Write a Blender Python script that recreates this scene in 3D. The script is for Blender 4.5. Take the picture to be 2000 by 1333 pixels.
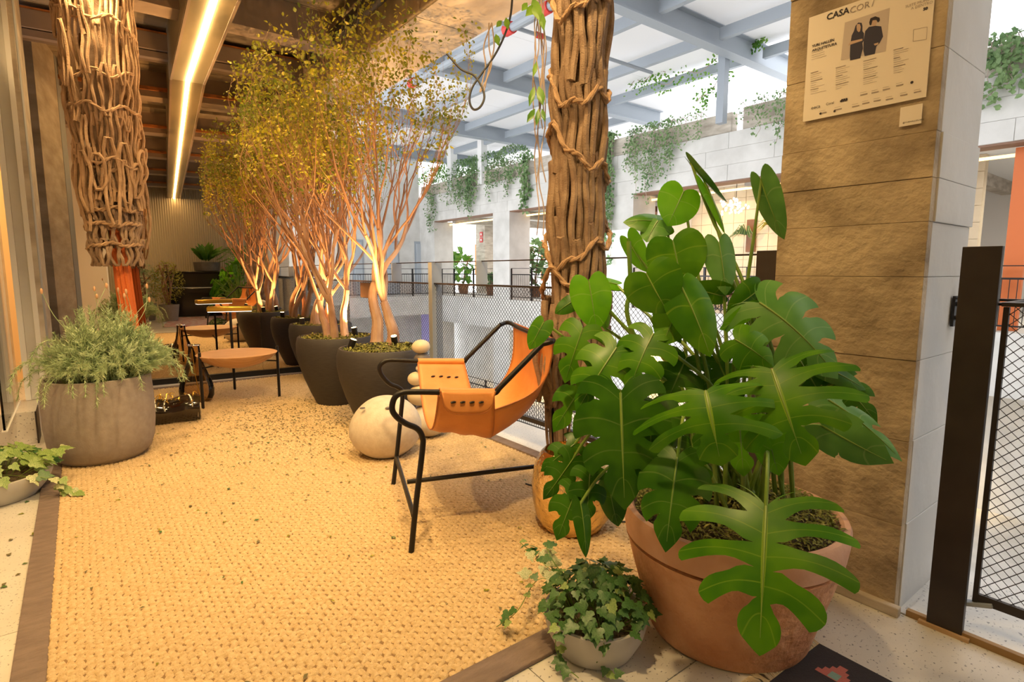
import bpy, math, random
from mathutils import Vector, Matrix, Quaternion
R = random.Random(7)
pi = math.pi
for o in list(bpy.data.objects): bpy.data.objects.remove(o)
C = bpy.context.scene.collection
S = bpy.context.scene
# ------------------------------------------------------------------ camera, sky, lights, exposure
FPX = 1100.0; CAMH = 1.2; PIT = math.atan(137/1100.0); YAW = math.radians(37.5)
FW = Vector((math.sin(YAW)*math.cos(PIT), math.cos(YAW)*math.cos(PIT), -math.sin(PIT)))
RT = Vector((math.cos(YAW), -math.sin(YAW), 0)); UP = RT.cross(FW)
O = Vector((0, 0, CAMH))
cam = bpy.data.objects.new('camera', bpy.data.cameras.new('camera')); C.objects.link(cam)
cam.data.sensor_width = 36; cam.data.lens = 36*FPX/2000; cam.data.clip_start = 0.02
cam.matrix_world = Matrix.Translation(O) @ Matrix((RT, UP, -FW)).transposed().to_4x4()
S.camera = cam
S.view_settings.view_transform = 'Standard'; S.view_settings.look = 'None'
S.view_settings.exposure = 0.0; S.view_settings.gamma = 1
try: S.view_settings.use_curve_mapping = False
except Exception: pass
w = bpy.data.worlds.new('sky'); S.world = w; w.use_nodes = True
w.node_tree.nodes['Background'].inputs[0].default_value = (0.98, 0.98, 1, 1)
w.node_tree.nodes['Background'].inputs[1].default_value = 3.3
WARM = (1, 0.52, 0.17); AMB = (1, 0.67, 0.29)
def spot(loc, target, e, col, size=70, rad=0.05, blend=0.7):
    l = bpy.data.lights.new('spot', 'SPOT'); l.energy = e; l.color = col; l.spot_size = math.radians(size)
    l.spot_blend = blend; l.shadow_soft_size = rad
    o = bpy.data.objects.new('spot_light', l); C.objects.link(o); o.location = loc
    o.rotation_euler = (Vector(target)-Vector(loc)).to_track_quat('-Z', 'Y').to_euler(); return o
def area(loc, target, e, col, sx, sy):
    l = bpy.data.lights.new('area', 'AREA'); l.energy = e; l.color = col; l.shape = 'RECTANGLE'; l.size = sx; l.size_y = sy
    o = bpy.data.objects.new('area_light', l); C.objects.link(o); o.location = loc
    o.rotation_euler = (Vector(target)-Vector(loc)).to_track_quat('-Z', 'Y').to_euler(); return o
ADDED_SPOTS = [((0.3, 0.9, 3.2), (0.7, 2.6, 0), 130), ((-0.3, 2.6, 3.2), (0.2, 3.4, 0), 110), ((1.3, 2.6, 3.2), (1.0, 3.9, 0), 90),
              ((0.2, 4.4, 3.2), (0.9, 5.6, 0), 80), ((0.7, -0.4, 3.2), (2.2, 1.0, 1.3), 110), ((0.5, -2.6, 3.2), (1.1, -4.2, 1.2), 170),
              ((1.4, 1.6, 3.2), (1.9, 2.0, 1.2), 60), ((-.9, 4.8, 3.2), (-.5, 6.6, 1.4), 70), ((-1.2, -1.5, 3.2), (-1.6, -4.3, 1.4), 110)]
for l_, t_, e_ in ADDED_SPOTS: spot(l_, t_, e_*1.9, AMB, 95, 0.06, 0.9)  # unseen ceiling lamps, added for warm light on rug, column and pier
spot((-1.4, 4.6, 3.1), (-.8, 6.5, 1.0), 150, (1, 0.62, 0.28), 110)   # lamp of the room behind the glass
area((17, 9, 3.4), (17, 9, 0), 60, (1, 0.6, 0.25), 3.0, 5.0)
area((17, 18, 3.4), (17, 18, 0), 300, (1, 0.93, 0.85), 3.0, 12.0)
area((17, -1, 3.4), (17, -1, 0), 260, (1, 0.93, 0.8), 3.0, 8.0)

# ------------------------------------------------------------------ helpers
def ray(x, y): return FW + RT*((x-1000)/FPX) - UP*((y-666.5)/FPX)
def PL(x, y, p, n):
    d = ray(x, y); n = Vector(n); return O + d*((Vector(p)-O).dot(n)/d.dot(n))
def PZ(x, y, z=0.0): return PL(x, y, (0, 0, z), (0, 0, 1))
def PD(x, y, depth): return O + ray(x, y)*depth
def V(*a): return Vector(a)

def tag(o, label=None, cat=None, group=None, kind=None):
    if label: o['label'] = label
    if cat: o['category'] = cat
    if group: o['group'] = group
    if kind: o['kind'] = kind
    return o
def thing(name, loc, label, cat, group=None):
    o = bpy.data.objects.new(name, None); C.objects.link(o); o.location = loc; o.empty_display_size = .1
    return tag(o, label, cat, group)
def rloc(p):
    v = Vector((0, 0, 0))
    while p is not None: v += p.location; p = p.parent
    return v
class MB:
    def __init__(s): s.v = []; s.f = []; s.uv = []
    def add(s, vs, fs):
        b = len(s.v); s.v += [tuple(x) for x in vs]; s.f += [tuple(b+i for i in f) for f in fs]; return s
    def box(s, c, d, rz=0, rot=None):
        hx, hy, hz = d[0]/2, d[1]/2, d[2]/2; c = Vector(c)
        M = rot if rot is not None else Matrix.Rotation(rz, 3, 'Z')
        vs = [c + M @ Vector((sx*hx, sy*hy, sz*hz)) for sx in (-1, 1) for sy in (-1, 1) for sz in (-1, 1)]
        return s.add(vs, [(0,1,3,2),(4,6,7,5),(0,4,5,1),(2,3,7,6),(0,2,6,4),(1,5,7,3)])
    def bb(s, x0, x1, y0, y1, z0, z1): return s.box(((x0+x1)/2, (y0+y1)/2, (z0+z1)/2), (abs(x1-x0), abs(y1-y0), abs(z1-z0)))
    def beam(s, a, b, wd, ht):      # box from a to b
        a = Vector(a); b = Vector(b); d = b-a; L = d.length; X = d/L
        up = Vector((0,0,1)) if abs(X.z) < .95 else Vector((0,1,0))
        Y = up.cross(X).normalized(); Z = X.cross(Y)
        return s.box((a+b)/2, (L, wd, ht), rot=Matrix((X, Y, Z)).transposed())
    def tube(s, pts, r, n=8, closed=False, cap=True, flat=1.0):
        pts = [Vector(p) for p in pts]; m = len(pts); rr = r if isinstance(r, (list, tuple)) else [r]*m
        vs = []; N = None
        for i in range(m):
            if closed: t = pts[(i+1) % m]-pts[i-1]
            else: t = pts[min(i+1, m-1)]-pts[max(i-1, 0)]
            if t.length < 1e-9: t = Vector((0, 0, 1))
            t.normalize()
            if N is None: N = t.cross(Vector((.31, .95, .12)));
            N = N - t*N.dot(t)
            if N.length < 1e-6: N = t.orthogonal()
            N.normalize(); B = t.cross(N)
            for k in range(n):
                a = 2*pi*k/n; vs.append(pts[i] + (N*math.cos(a) + B*math.sin(a)*flat)*rr[i])
        fs = []
        for i in range(m if closed else m-1):
            j = (i+1) % m
            for k in range(n):
                k2 = (k+1) % n; fs.append((i*n+k, i*n+k2, j*n+k2, j*n+k))
        if cap and not closed: fs += [tuple(range(n-1, -1, -1)), tuple((m-1)*n+k for k in range(n))]
        return s.add(vs, fs)
    def lathe(s, prof, c, n=48, wob=0):
        c = Vector(c); vs = []; fs = []; m = len(prof)
        for (r, z) in prof:
            for k in range(n):
                a = 2*pi*k/n; q = r*(1+wob*math.sin(3*a+z*7)); vs.append(c+Vector((q*math.cos(a), q*math.sin(a), z)))
        for i in range(m-1):
            for k in range(n):
                k2 = (k+1) % n; fs.append((i*n+k, i*n+k2, (i+1)*n+k2, (i+1)*n+k))
        if prof[0][0] > 1e-4: fs.append(tuple(range(n-1, -1, -1)))
        if prof[-1][0] > 1e-4: fs.append(tuple((m-1)*n+k for k in range(n)))
        return s.add(vs, fs)
    def grid(s, rows, closed=False):
        nr = len(rows); nc = len(rows[0]); vs = [p for r in rows for p in r]; fs = []
        for i in range(nr-1):
            for j in range(nc-1): fs.append((i*nc+j, i*nc+j+1, (i+1)*nc+j+1, (i+1)*nc+j))
        return s.add(vs, fs)
    def blob(s, c, rx, ry, rz, n=20, m=12, noise=0, seed=0):
        rr = random.Random(seed); c = Vector(c); vs = []; ph = [rr.uniform(0, 6) for _ in range(6)]
        for i in range(m+1):
            t = pi*i/m
            for k in range(n):
                a = 2*pi*k/n
                q = 1+noise*(math.sin(2*a+ph[0])*math.sin(t*2+ph[1])+.6*math.sin(3*a+ph[2]+2*t))
                vs.append(c+Vector((rx*q*math.sin(t)*math.cos(a), ry*q*math.sin(t)*math.sin(a), rz*math.cos(t))))
        fs = [(i*n+k, (i+1)*n+k, (i+1)*n+(k+1) % n, i*n+(k+1) % n) for i in range(m) for k in range(n)]
        return s.add(vs, fs)
    def mesh(s, name, off=Vector((0, 0, 0)), m=None, smooth=True):
        me = bpy.data.meshes.new(name)
        me.from_pydata([(x-off.x, y-off.y, z-off.z) for x, y, z in s.v], [], s.f)
        if s.uv:
            ul = me.uv_layers.new(name='UVMap')
            d = [0.0]*(2*len(me.loops)); li = [0]*len(me.loops); me.loops.foreach_get('vertex_index', li)
            for k, vi in enumerate(li): d[2*k], d[2*k+1] = s.uv[vi]
            ul.data.foreach_set('uv', d)
        if m: me.materials.append(m)
        if smooth:
            me.polygons.foreach_set('use_smooth', [True]*len(me.polygons))
            if smooth == 'auto': me.set_sharp_from_angle(angle=math.radians(35))
        me.update(); return me
    def build(s, name, m, parent=None, smooth='auto', bevel=0, label=None, kind=None):
        me = s.mesh(name, rloc(parent), m, smooth)
        o = bpy.data.objects.new(name, me); C.objects.link(o)
        if parent is not None: o.parent = parent
        if bevel:
            b = o.modifiers.new('b', 'BEVEL'); b.width = bevel; b.segments = 2; b.limit_method = 'ANGLE'
        if label: o['label'] = label
        if kind: o['kind'] = kind
        return o
def struct(name, mb, m, smooth=False, bevel=0, parent=None):
    o = mb.build(name, m, parent, smooth, bevel)
    if parent is None: o['kind'] = 'structure'
    return o
def solo(name, mb, m, label, cat, group=None, smooth='auto', bevel=0, kind=None):
    return tag(mb.build(name, m, None, smooth, bevel), label, cat, group, kind)
def smoothpath(pts, k=6):
    pts = [Vector(p) for p in pts]; out = []
    for i in range(len(pts)-1):
        p0 = pts[max(i-1, 0)]; p1 = pts[i]; p2 = pts[i+1]; p3 = pts[min(i+2, len(pts)-1)]
        for j in range(k):
            t = j/k; out.append(.5*((2*p1)+(p2-p0)*t+(2*p0-5*p1+4*p2-p3)*t*t+(3*p1-3*p2+p3-p0)*t**3))
    out.append(pts[-1]); return out
def inst(me, name, parent, M, label=None):
    o = bpy.data.objects.new(name, me); C.objects.link(o); o.parent = parent; o.matrix_local = M
    if label: o['label'] = label
    return o
# ------------------------------------------------------------------ materials
def mat(name, col, rough=.6, metal=0, col2=None, scale=8, bump=0, bscale=None, detail=4, stretch=None, trans=0, spec=None, coat=0, emit=None, es=0, contrast=(.35, .65), alpha=None, transm=0, ior=1.45):
    m = bpy.data.materials.new(name); m.use_nodes = True; nt = m.node_tree; N = nt.nodes; L = nt.links
    b = N['Principled BSDF']; b.inputs['Base Color'].default_value = (*col, 1)
    b.inputs['Roughness'].default_value = rough; b.inputs['Metallic'].default_value = metal
    if spec is not None: b.inputs['Specular IOR Level'].default_value = spec
    if coat: b.inputs['Coat Weight'].default_value = coat; b.inputs['Coat Roughness'].default_value = .1
    if transm: b.inputs['Transmission Weight'].default_value = transm; b.inputs['IOR'].default_value = ior
    if emit: b.inputs['Emission Color'].default_value = (*emit, 1); b.inputs['Emission Strength'].default_value = es
    if col2 or bump:
        tc = N.new('ShaderNodeTexCoord'); mp = N.new('ShaderNodeMapping'); L.new(tc.outputs['Object'], mp.inputs[0])
        if stretch: mp.inputs['Scale'].default_value = stretch
    if col2:
        nz = N.new('ShaderNodeTexNoise'); nz.inputs['Scale'].default_value = scale; nz.inputs['Detail'].default_value = detail
        L.new(mp.outputs[0], nz.inputs['Vector'])
        cr = N.new('ShaderNodeValToRGB'); cr.color_ramp.elements[0].color = (*col, 1); cr.color_ramp.elements[1].color = (*col2, 1)
        cr.color_ramp.elements[0].position, cr.color_ramp.elements[1].position = contrast
        L.new(nz.outputs['Fac'], cr.inputs[0]); L.new(cr.outputs[0], b.inputs['Base Color'])
    if bump:
        n2 = N.new('ShaderNodeTexNoise'); n2.inputs['Scale'].default_value = bscale or scale*3; n2.inputs['Detail'].default_value = 5
        L.new(mp.outputs[0], n2.inputs['Vector'])
        bp = N.new('ShaderNodeBump'); bp.inputs['Strength'].default_value = bump; bp.inputs['Distance'].default_value = .02
        L.new(n2.outputs['Fac'], bp.inputs['Height']); L.new(bp.outputs[0], b.inputs['Normal'])
    if trans:
        t = N.new('ShaderNodeBsdfTranslucent'); mx = N.new('ShaderNodeMixShader'); mx.inputs[0].default_value = trans
        if col2: L.new(cr.outputs[0], t.inputs[0])
        else: t.inputs[0].default_value = (*col, 1)
        L.new(b.outputs[0], mx.inputs[1]); L.new(t.outputs[0], mx.inputs[2]); L.new(mx.outputs[0], N['Material Output'].inputs[0])
    return m
def glassmat(name, col=(1, 1, 1), rough=0.0, refl=.12):
    m = bpy.data.materials.new(name); m.use_nodes = True; N = m.node_tree.nodes; L = m.node_tree.links
    t = N.new('ShaderNodeBsdfTransparent'); t.inputs[0].default_value = (*col, 1)
    g = N.new('ShaderNodeBsdfGlossy'); g.inputs['Roughness'].default_value = rough
    f = N.new('ShaderNodeFresnel'); f.inputs[0].default_value = 1.45
    mx = N.new('ShaderNodeMixShader'); L.new(f.outputs[0], mx.inputs[0]); L.new(t.outputs[0], mx.inputs[1]); L.new(g.outputs[0], mx.inputs[2])
    L.new(mx.outputs[0], N['Material Output'].inputs[0]); return m

M = {}
M['terrazzo'] = mat('terrazzo', (.56, .54, .50), .35, col2=(.64, .62, .58), scale=3, bump=.05, bscale=60)
def terrazzo_specks(m):
    N = m.node_tree.nodes; L = m.node_tree.links; b = N['Principled BSDF']
    src = b.inputs['Base Color'].links[0].from_socket; mp = N['Mapping']
    nz = N.new('ShaderNodeTexNoise'); nz.inputs['Scale'].default_value = 95; nz.inputs['Detail'].default_value = 1.5
    L.new(mp.outputs[0], nz.inputs['Vector'])
    r = N.new('ShaderNodeValToRGB'); r.color_ramp.elements[0].position = .64; r.color_ramp.elements[1].position = .70
    L.new(nz.outputs['Fac'], r.inputs[0]); mx = N.new('ShaderNodeMixRGB'); mx.inputs[2].default_value = (.17, .17, .18, 1)
    L.new(r.outputs[0], mx.inputs[0]); L.new(src, mx.inputs[1]); L.new(mx.outputs[0], b.inputs['Base Color'])
terrazzo_specks(M['terrazzo'])
M['conc'] = mat('board_marked_concrete', (.36, .31, .25), .8, col2=(.60, .55, .47), scale=2.4, bump=.35, bscale=9, detail=9, stretch=(1, 1, 3.2), contrast=(.3, .7))
M['conc_pale'] = mat('pale_concrete', (.56, .55, .52), .85, col2=(.66, .65, .62), scale=2, bump=.15, bscale=12, detail=6)
M['conc_dark'] = mat('dark_concrete', (.26, .22, .17), .85, col2=(.44, .37, .28), scale=2.2, bump=.5, bscale=7, detail=8, contrast=(.3, .7))
M['conc_plank'] = mat('plank_marked_concrete', (.20, .165, .13), .8, col2=(.31, .26, .20), scale=3, bump=.3, bscale=8, detail=7, stretch=(.3, 3, 1))
M['beam_paint'] = mat('painted_beam', (.28, .22, .19), .55, col2=(.34, .27, .23), scale=3)
M['rust'] = mat('rust', (.55, .20, .05), .8, col2=(.30, .12, .04), scale=12, bump=.3)
M['white'] = mat('white_plaster', (.80, .80, .79), .85)
M['wood_ceiling'] = mat('duct_board', (.22, .185, .12), .5, col2=(.28, .235, .155), scale=4, stretch=(1, .2, 1))
M['led'] = mat('led_diffuser', (1, .8, .5), .5, emit=(1, .66, .27), es=60)
M['steel_grey'] = mat('blue_grey_steel', (.33, .37, .415), .5, 0)
M['steel_black'] = mat('black_steel', (.022, .020, .020), .38, .6, bump=.05, bscale=40)
M['steel_dark'] = mat('dark_brown_steel', (.038, .030, .027), .42, .4, col2=(.05, .04, .034), scale=8, bump=.05)
M['roof'] = mat('roof_panel', (.84, .84, .84), .7, trans=.25)
M['leather'] = mat('tan_leather', (.62, .235, .055), .5, col2=(.72, .30, .085), scale=5, bump=.25, bscale=14)
M['leather_edge'] = mat('leather_piping', (.42, .14, .03), .5)
M['sisal'] = mat('sisal', (.56, .39, .19), .9, col2=(.77, .59, .35), scale=60, bump=.5, bscale=240, contrast=(.3, .7))
M['rug_base'] = mat('rug_backing', (.24, .15, .07), .95)
M['suede'] = mat('rug_border_suede', (.17, .125, .105), .8, col2=(.22, .165, .14), scale=10, bump=.6, bscale=26, stretch=(1, 3, 1))
M['conc_warm_lit'] = mat('lamplit_board_concrete', (.22, .165, .105), .8, col2=(.50, .405, .275), scale=4.5, bump=.5, bscale=30, detail=14, stretch=(1, 1, 1.15), contrast=(.30, .60))  # warm lamplight put into the mottled colour of the column front
M['planter_grey'] = mat('grey_fibre_cement', (.27, .235, .215), .75, col2=(.31, .275, .25), scale=30, bump=.12, bscale=120)
M['planter_dark'] = mat('dark_fibre_cement', (.030, .026, .026), .62, col2=(.040, .035, .034), scale=20, bump=.15, bscale=150, stretch=(1, 1, 6))
M['terracotta'] = mat('terracotta', (.52, .22, .10), .85, col2=(.74, .41, .23), scale=5, bump=.7, bscale=34, detail=12, contrast=(.3, .6))
M['terra_rim'] = mat('terracotta_rim', (.66, .40, .27), .8, col2=(.58, .32, .19), scale=6, bump=.2)
M['bowl'] = mat('pale_grey_clay', (.42, .41, .39), .6, col2=(.48, .47, .44), scale=6, bump=.1)
M['soil'] = mat('soil', (.06, .04, .025), .95, col2=(.11, .08, .04), scale=30, bump=.8)
M['moss'] = mat('moss', (.17, .19, .03), .95, col2=(.36, .33, .09), scale=35, bump=.8, bscale=80)
M['bark'] = mat('smooth_bark', (.33, .165, .095), .55, col2=(.56, .38, .27), scale=7, bump=.2, bscale=25, stretch=(1, 1, .5))
M['twig'] = mat('twig_bark', (.36, .20, .12), .6)
M['tleaf'] = mat('tree_leaf', (.15, .20, .02), .45, col2=(.46, .42, .03), scale=3, trans=.4, contrast=(.4, .6))
M['shrub'] = mat('grey_green_needles', (.30, .42, .22), .6, col2=(.56, .66, .42), scale=9, trans=.3)
M['shrub2'] = mat('yellow_green_needles', (.30, .32, .04), .6, col2=(.50, .46, .10), scale=9, trans=.3)
M['ivy'] = mat('ivy_leaf', (.035, .11, .025), .4, col2=(.075, .19, .045), scale=9, trans=.15)
M['ivy_pale'] = mat('pale_ivy_leaf', (.13, .25, .05), .4, col2=(.35, .45, .14), scale=14, trans=.2)
M['ivy_var'] = mat('variegated_ivy_leaf', (.20, .28, .10), .45, col2=(.62, .60, .38), scale=25, contrast=(.45, .55))
M['vine'] = mat('hazy_vine_leaf', (.11, .22, .08), .5, col2=(.24, .36, .15), scale=1.5, trans=.3)  # leaf green made paler, haze and daylight put into the colour
M['plant_bright'] = mat('bright_leaf', (.06, .20, .02), .4, col2=(.20, .38, .04), scale=4, trans=.3)
M['rope'] = mat('jersey_rope', (.33, .205, .115), .85, col2=(.46, .30, .18), scale=14, bump=.4, bscale=160)
M['rope_dark'] = mat('brown_jersey_rope', (.22, .14, .09), .85, col2=(.36, .25, .165), scale=14, bump=.4, bscale=160)
M['rope_orange'] = mat('orange_rope', (.58, .13, .025), .8, bump=.3, bscale=120)
M['stone_cream'] = mat('cream_stoneware', (.56, .485, .385), .6, col2=(.62, .55, .45), scale=30, bump=.12, bscale=110)
M['stone_warm'] = mat('polished_sand_stone', (.62, .50, .33), .4, col2=(.70, .58, .40), scale=5)
M['stone_dark'] = mat('dark_stone', (.10, .085, .08), .45, col2=(.16, .14, .13), scale=6)
M['wood'] = mat('turned_wood', (.60, .33, .155), .5, col2=(.70, .42, .22), scale=5, bump=.06, stretch=(1, 9, 1))
M['brass'] = mat('satin_brass', (.85, .55, .10), .28, 1)
M['lacquer'] = mat('black_brown_lacquer', (.018, .010, .006), .12, 0, coat=1)
M['chrome'] = mat('chrome', (.8, .8, .82), .08, 1)
M['smoke'] = glassmat('smoked_glass', (.72, .60, .45))
M['glass'] = glassmat('clear_glass', (.93, .95, .93))
M['gold'] = mat('hammered_gold', (.85, .62, .28), .2, 1, bump=.9, bscale=26)
M['paper'] = mat('poster_paper', (.78, .72, .64), .7)
M['ink'] = mat('print_ink', (.03, .025, .035), .8)
M['ink_soft'] = mat('print_ink_soft', (.33, .28, .26), .8)
M['photo_bg'] = mat('photo_backdrop', (.52, .46, .43), .7)
M['skin'] = mat('printed_skin', (.50, .36, .28), .7)
M['navy'] = mat('printed_navy', (.028, .028, .06), .7)
M['orange_paint'] = mat('orange_paint', (.62, .15, .03), .5)
M['warm_wall'] = mat('warm_plaster', (.82, .55, .28), .8)
M['tilewall'] = mat('travertine', (.62, .52, .36), .7, col2=(.68, .58, .42), scale=2)
M['slat'] = mat('brown_slat', (.18, .075, .03), .6)
M['ribbed'] = mat('ribbed_panel', (.50, .42, .31), .6)
M['black'] = mat('black_gloss', (.012, .011, .011), .2, coat=.5)
M['red'] = mat('red_paint', (.55, .03, .02), .5)
M['pipe'] = mat('grey_pipe', (.27, .30, .33), .5)
M['cable'] = mat('black_cable', (.02, .02, .02), .5)
M['dryvine'] = mat('dry_vine', (.42, .33, .27), .8)
M['dryleaf'] = mat('dry_leaf', (.09, .09, .045), .8, col2=(.20, .16, .06), scale=40)
M['lit_stone'] = mat('lamplit_stone', (.62, .44, .22), .8)  # lamplight on the reflected stone blocks put into this amber colour
M['win'] = mat('bright_window', (.9, .9, .9), .5, emit=(1, .97, .93), es=2.2)
M['lampglow'] = mat('lamp_glow', (1, .8, .5), .5, emit=(1, .62, .22), es=30)
M['doorblue'] = mat('grey_blue_door', (.42, .46, .50), .5)
M['kilim_black'] = mat('kilim_black', (.035, .03, .035), .95, bump=.4, bscale=200)
M['kilim_red'] = mat('kilim_coral', (.50, .15, .12), .95, bump=.4, bscale=200)
M['kilim_blue'] = mat('kilim_seafoam', (.22, .36, .30), .95, bump=.4, bscale=200)
M['fringe'] = mat('fringe', (.60, .50, .33), .95)
M['bluewhite'] = mat('white_column_paint', (.72, .74, .78), .7)
def mirrormat():
    m = bpy.data.materials.new('bronze_mirror'); m.use_nodes = True; N = m.node_tree.nodes; b = N['Principled BSDF']
    b.inputs['Metallic'].default_value = 1; b.inputs['Roughness'].default_value = 0.0
    b.inputs['Base Color'].default_value = (.66, .60, .52, 1); return m
M['mirror'] = mirrormat()
def monsteramat(name, c1, c2, vein, trans=.22):
    m = bpy.data.materials.new(name); m.use_nodes = True; nt = m.node_tree; N = nt.nodes; L = nt.links
    b = N['Principled BSDF']; b.inputs['Roughness'].default_value = .33; b.inputs['Specular IOR Level'].default_value = .26
    uv = N.new('ShaderNodeUVMap'); sp = N.new('ShaderNodeSeparateXYZ'); L.new(uv.outputs[0], sp.inputs[0])
    def mth(op, a, bb=None):
        n = N.new('ShaderNodeMath'); n.operation = op
        for i, q in enumerate((a, bb)):
            if q is None: continue
            if isinstance(q, (int, float)): n.inputs[i].default_value = q
            else: L.new(q, n.inputs[i])
        return n.outputs[0]
    side = mth('MULTIPLY', mth('LESS_THAN', mth('ABSOLUTE', mth('SUBTRACT', sp.outputs[0], .5)), .022), .45)
    mid = mth('LESS_THAN', sp.outputs[1], .03)
    rib = mth('MAXIMUM', side, mid)
    tc = N.new('ShaderNodeTexCoord'); nz = N.new('ShaderNodeTexNoise'); nz.inputs['Scale'].default_value = 11; L.new(tc.outputs['Object'], nz.inputs['Vector'])
    cr = N.new('ShaderNodeValToRGB'); cr.color_ramp.elements[0].color = (*c1, 1); cr.color_ramp.elements[1].color = (*c2, 1)
    cr.color_ramp.elements[0].position = .38; cr.color_ramp.elements[1].position = .62; L.new(nz.outputs['Fac'], cr.inputs[0])
    mx = N.new('ShaderNodeMixRGB'); L.new(mth('MULTIPLY', rib, .75), mx.inputs[0]); L.new(cr.outputs[0], mx.inputs[1]); mx.inputs[2].default_value = (*vein, 1)
    L.new(mx.outputs[0], b.inputs['Base Color'])
    bp = N.new('ShaderNodeBump'); bp.inputs['Strength'].default_value = .35; bp.inputs['Distance'].default_value = .004
    L.new(rib, bp.inputs['Height']); L.new(bp.outputs[0], b.inputs['Normal'])
    t = N.new('ShaderNodeBsdfTranslucent'); L.new(mx.outputs[0], t.inputs[0]); ms = N.new('ShaderNodeMixShader'); ms.inputs[0].default_value = trans
    L.new(b.outputs[0], ms.inputs[1]); L.new(t.outputs[0], ms.inputs[2]); L.new(ms.outputs[0], N['Material Output'].inputs[0]); return m
M['mon'] = monsteramat('monstera_leaf', (.040, .155, .002), (.085, .235, .004), (.24, .38, .03))
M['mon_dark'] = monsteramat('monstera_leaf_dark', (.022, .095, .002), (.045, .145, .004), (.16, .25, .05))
M['mon_young'] = monsteramat('monstera_leaf_young', (.10, .34, .006), (.15, .42, .01), (.30, .48, .08), .4)
M['mon_blue'] = monsteramat('monstera_leaf_glossy', (.075, .21, .035), (.11, .27, .05), (.26, .38, .12), .15)
M['petiole'] = mat('petiole', (.10, .20, .02), .4, col2=(.20, .30, .04), scale=6)
# ------------------------------------------------------------------ setting: terrace shell
MIR_A = math.radians(37.5-32.8); MN = Vector((math.sin(MIR_A), math.cos(MIR_A), 0)); MD = PZ(490, 735).dot(MN); MT = Vector((MN.y, -MN.x, 0))
def mp(s, z, off=0): return MT*s + MN*(MD+off) + Vector((0, 0, z))       # point on the mirror wall
def refl(p): p = Vector(p); return p - MN*(2*(p.dot(MN)-MD))
# floor slab in large poured panels, parts with recessed joints
fl_base = struct('floor', MB().bb(-3.4, 2.72, -5.6, 7.4, -.34, -.012), M['conc_pale'])
fy = [-5.6, -3.6, -1.9, -.35, .93, 2.4, 3.9, 5.4, 7.4]; fx = [-3.4, -1.9, -.52, 1.0, 2.215]
for i in range(len(fy)-1):
    for j in range(len(fx)-1):
        MB().bb(fx[j]+.0015, fx[j+1]-.0015, fy[i]+.0015, fy[i+1]-.0015, -.02, 0).build('floor_tile', M['terrazzo'], fl_base, False)
fy2 = [-5.6, -2.6, .05, .62, 2.4, 4.8, 7.4]
for i in range(len(fy2)-1):
    MB().bb(2.225, 2.72, fy2[i]+.0015, fy2[i+1]-.0015, -.02, .014 if fy2[i+1] < 1 else 0).build('floor_tile', M['terrazzo'], fl_base, False)
struct('trim_1', MB().bb(2.215, 2.235, -5.6, .62, -.01, .022), mat('brass_joint', (.30, .18, .07), .6))
# ceiling: dark slab, plank marked panels, painted cross beams
ceil = struct('ceiling', MB().bb(-3.4, 2.2, -5.6, 7.6, 3.62, 3.8), M['conc_dark'])
for i in range(26):
    y0 = -5.6+i*.5
    MB().bb(-3.4, 2.2, y0+.006, y0+.494, 3.56 if i % 5 in (1, 2, 3) else 3.60, 3.63).build('ceiling_plank', M['conc_plank'] if i % 5 else M['conc_dark'], ceil, False)
for k, y0 in enumerate((5.42, 3.35, 1.2, -.9, -3.0)):
    b = struct('beam', MB().bb(-3.4, 2.2, y0, y0+.24, 3.27, 3.62), M['beam_paint'])
    MB().bb(-3.4, 2.2, y0+.235, y0+.27, 3.34, 3.38).build('rust_edge', M['rust'], b, False)
    b['label'] = 'dark painted steel beam crossing the concrete ceiling'
    b['group'] = 'ceiling cross beams'; b['category'] = 'beam'
e = struct('beam', MB().bb(2.2, 2.8, -5.6, 7.6, 3.15, 3.9), M['conc_dark'], bevel=.01); e['label'] = 'wide concrete edge beam along the atrium opening'; e['category'] = 'beam'
for k in range(11):
    MB().bb(2.215, 2.785, -5.5+k*1.2, -5.5+k*1.2+1.19, 3.138, 3.152).build('formwork_panel', M['conc'], e, False)
# ceiling duct box with recessed light line
d0 = Vector((1.065, 6.95, 0)); dd = Vector((math.sin(-math.radians(37.5-34.2)+math.radians(0)), -1, 0)); dd = Vector((-.058, -1, 0)).normalized()
a = d0 + Vector((0, 0, 3.38)); b_ = d0 + dd*11.5 + Vector((0, 0, 3.38))
duct = thing('ceiling_duct', d0+Vector((0, 0, 3.5)), 'olive boxed ceiling duct carrying one long warm light line', 'ceiling duct')
MB().beam(a, b_, .33, .46).build('duct_casing', M['wood_ceiling'], duct)
MB().beam(a+Vector((0, 0, -.238)), b_+Vector((0, 0, -.238)), .036, .012).build('led_strip', M['led'], duct, label='glowing warm linear light')
MB().beam(d0+Vector((0, -.02, 3.38)), d0+dd*.012+Vector((0, -.02, 3.38)), .345, .475).build('end_collar', M['beam_paint'], duct)
for s_ in (-1, 1):
    MB().beam(a+Vector((s_*.15, 0, -.233)), b_+Vector((s_*.15, 0, -.233)), .02, .012).build('edge_lip', M['beam_paint'], duct)
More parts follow.
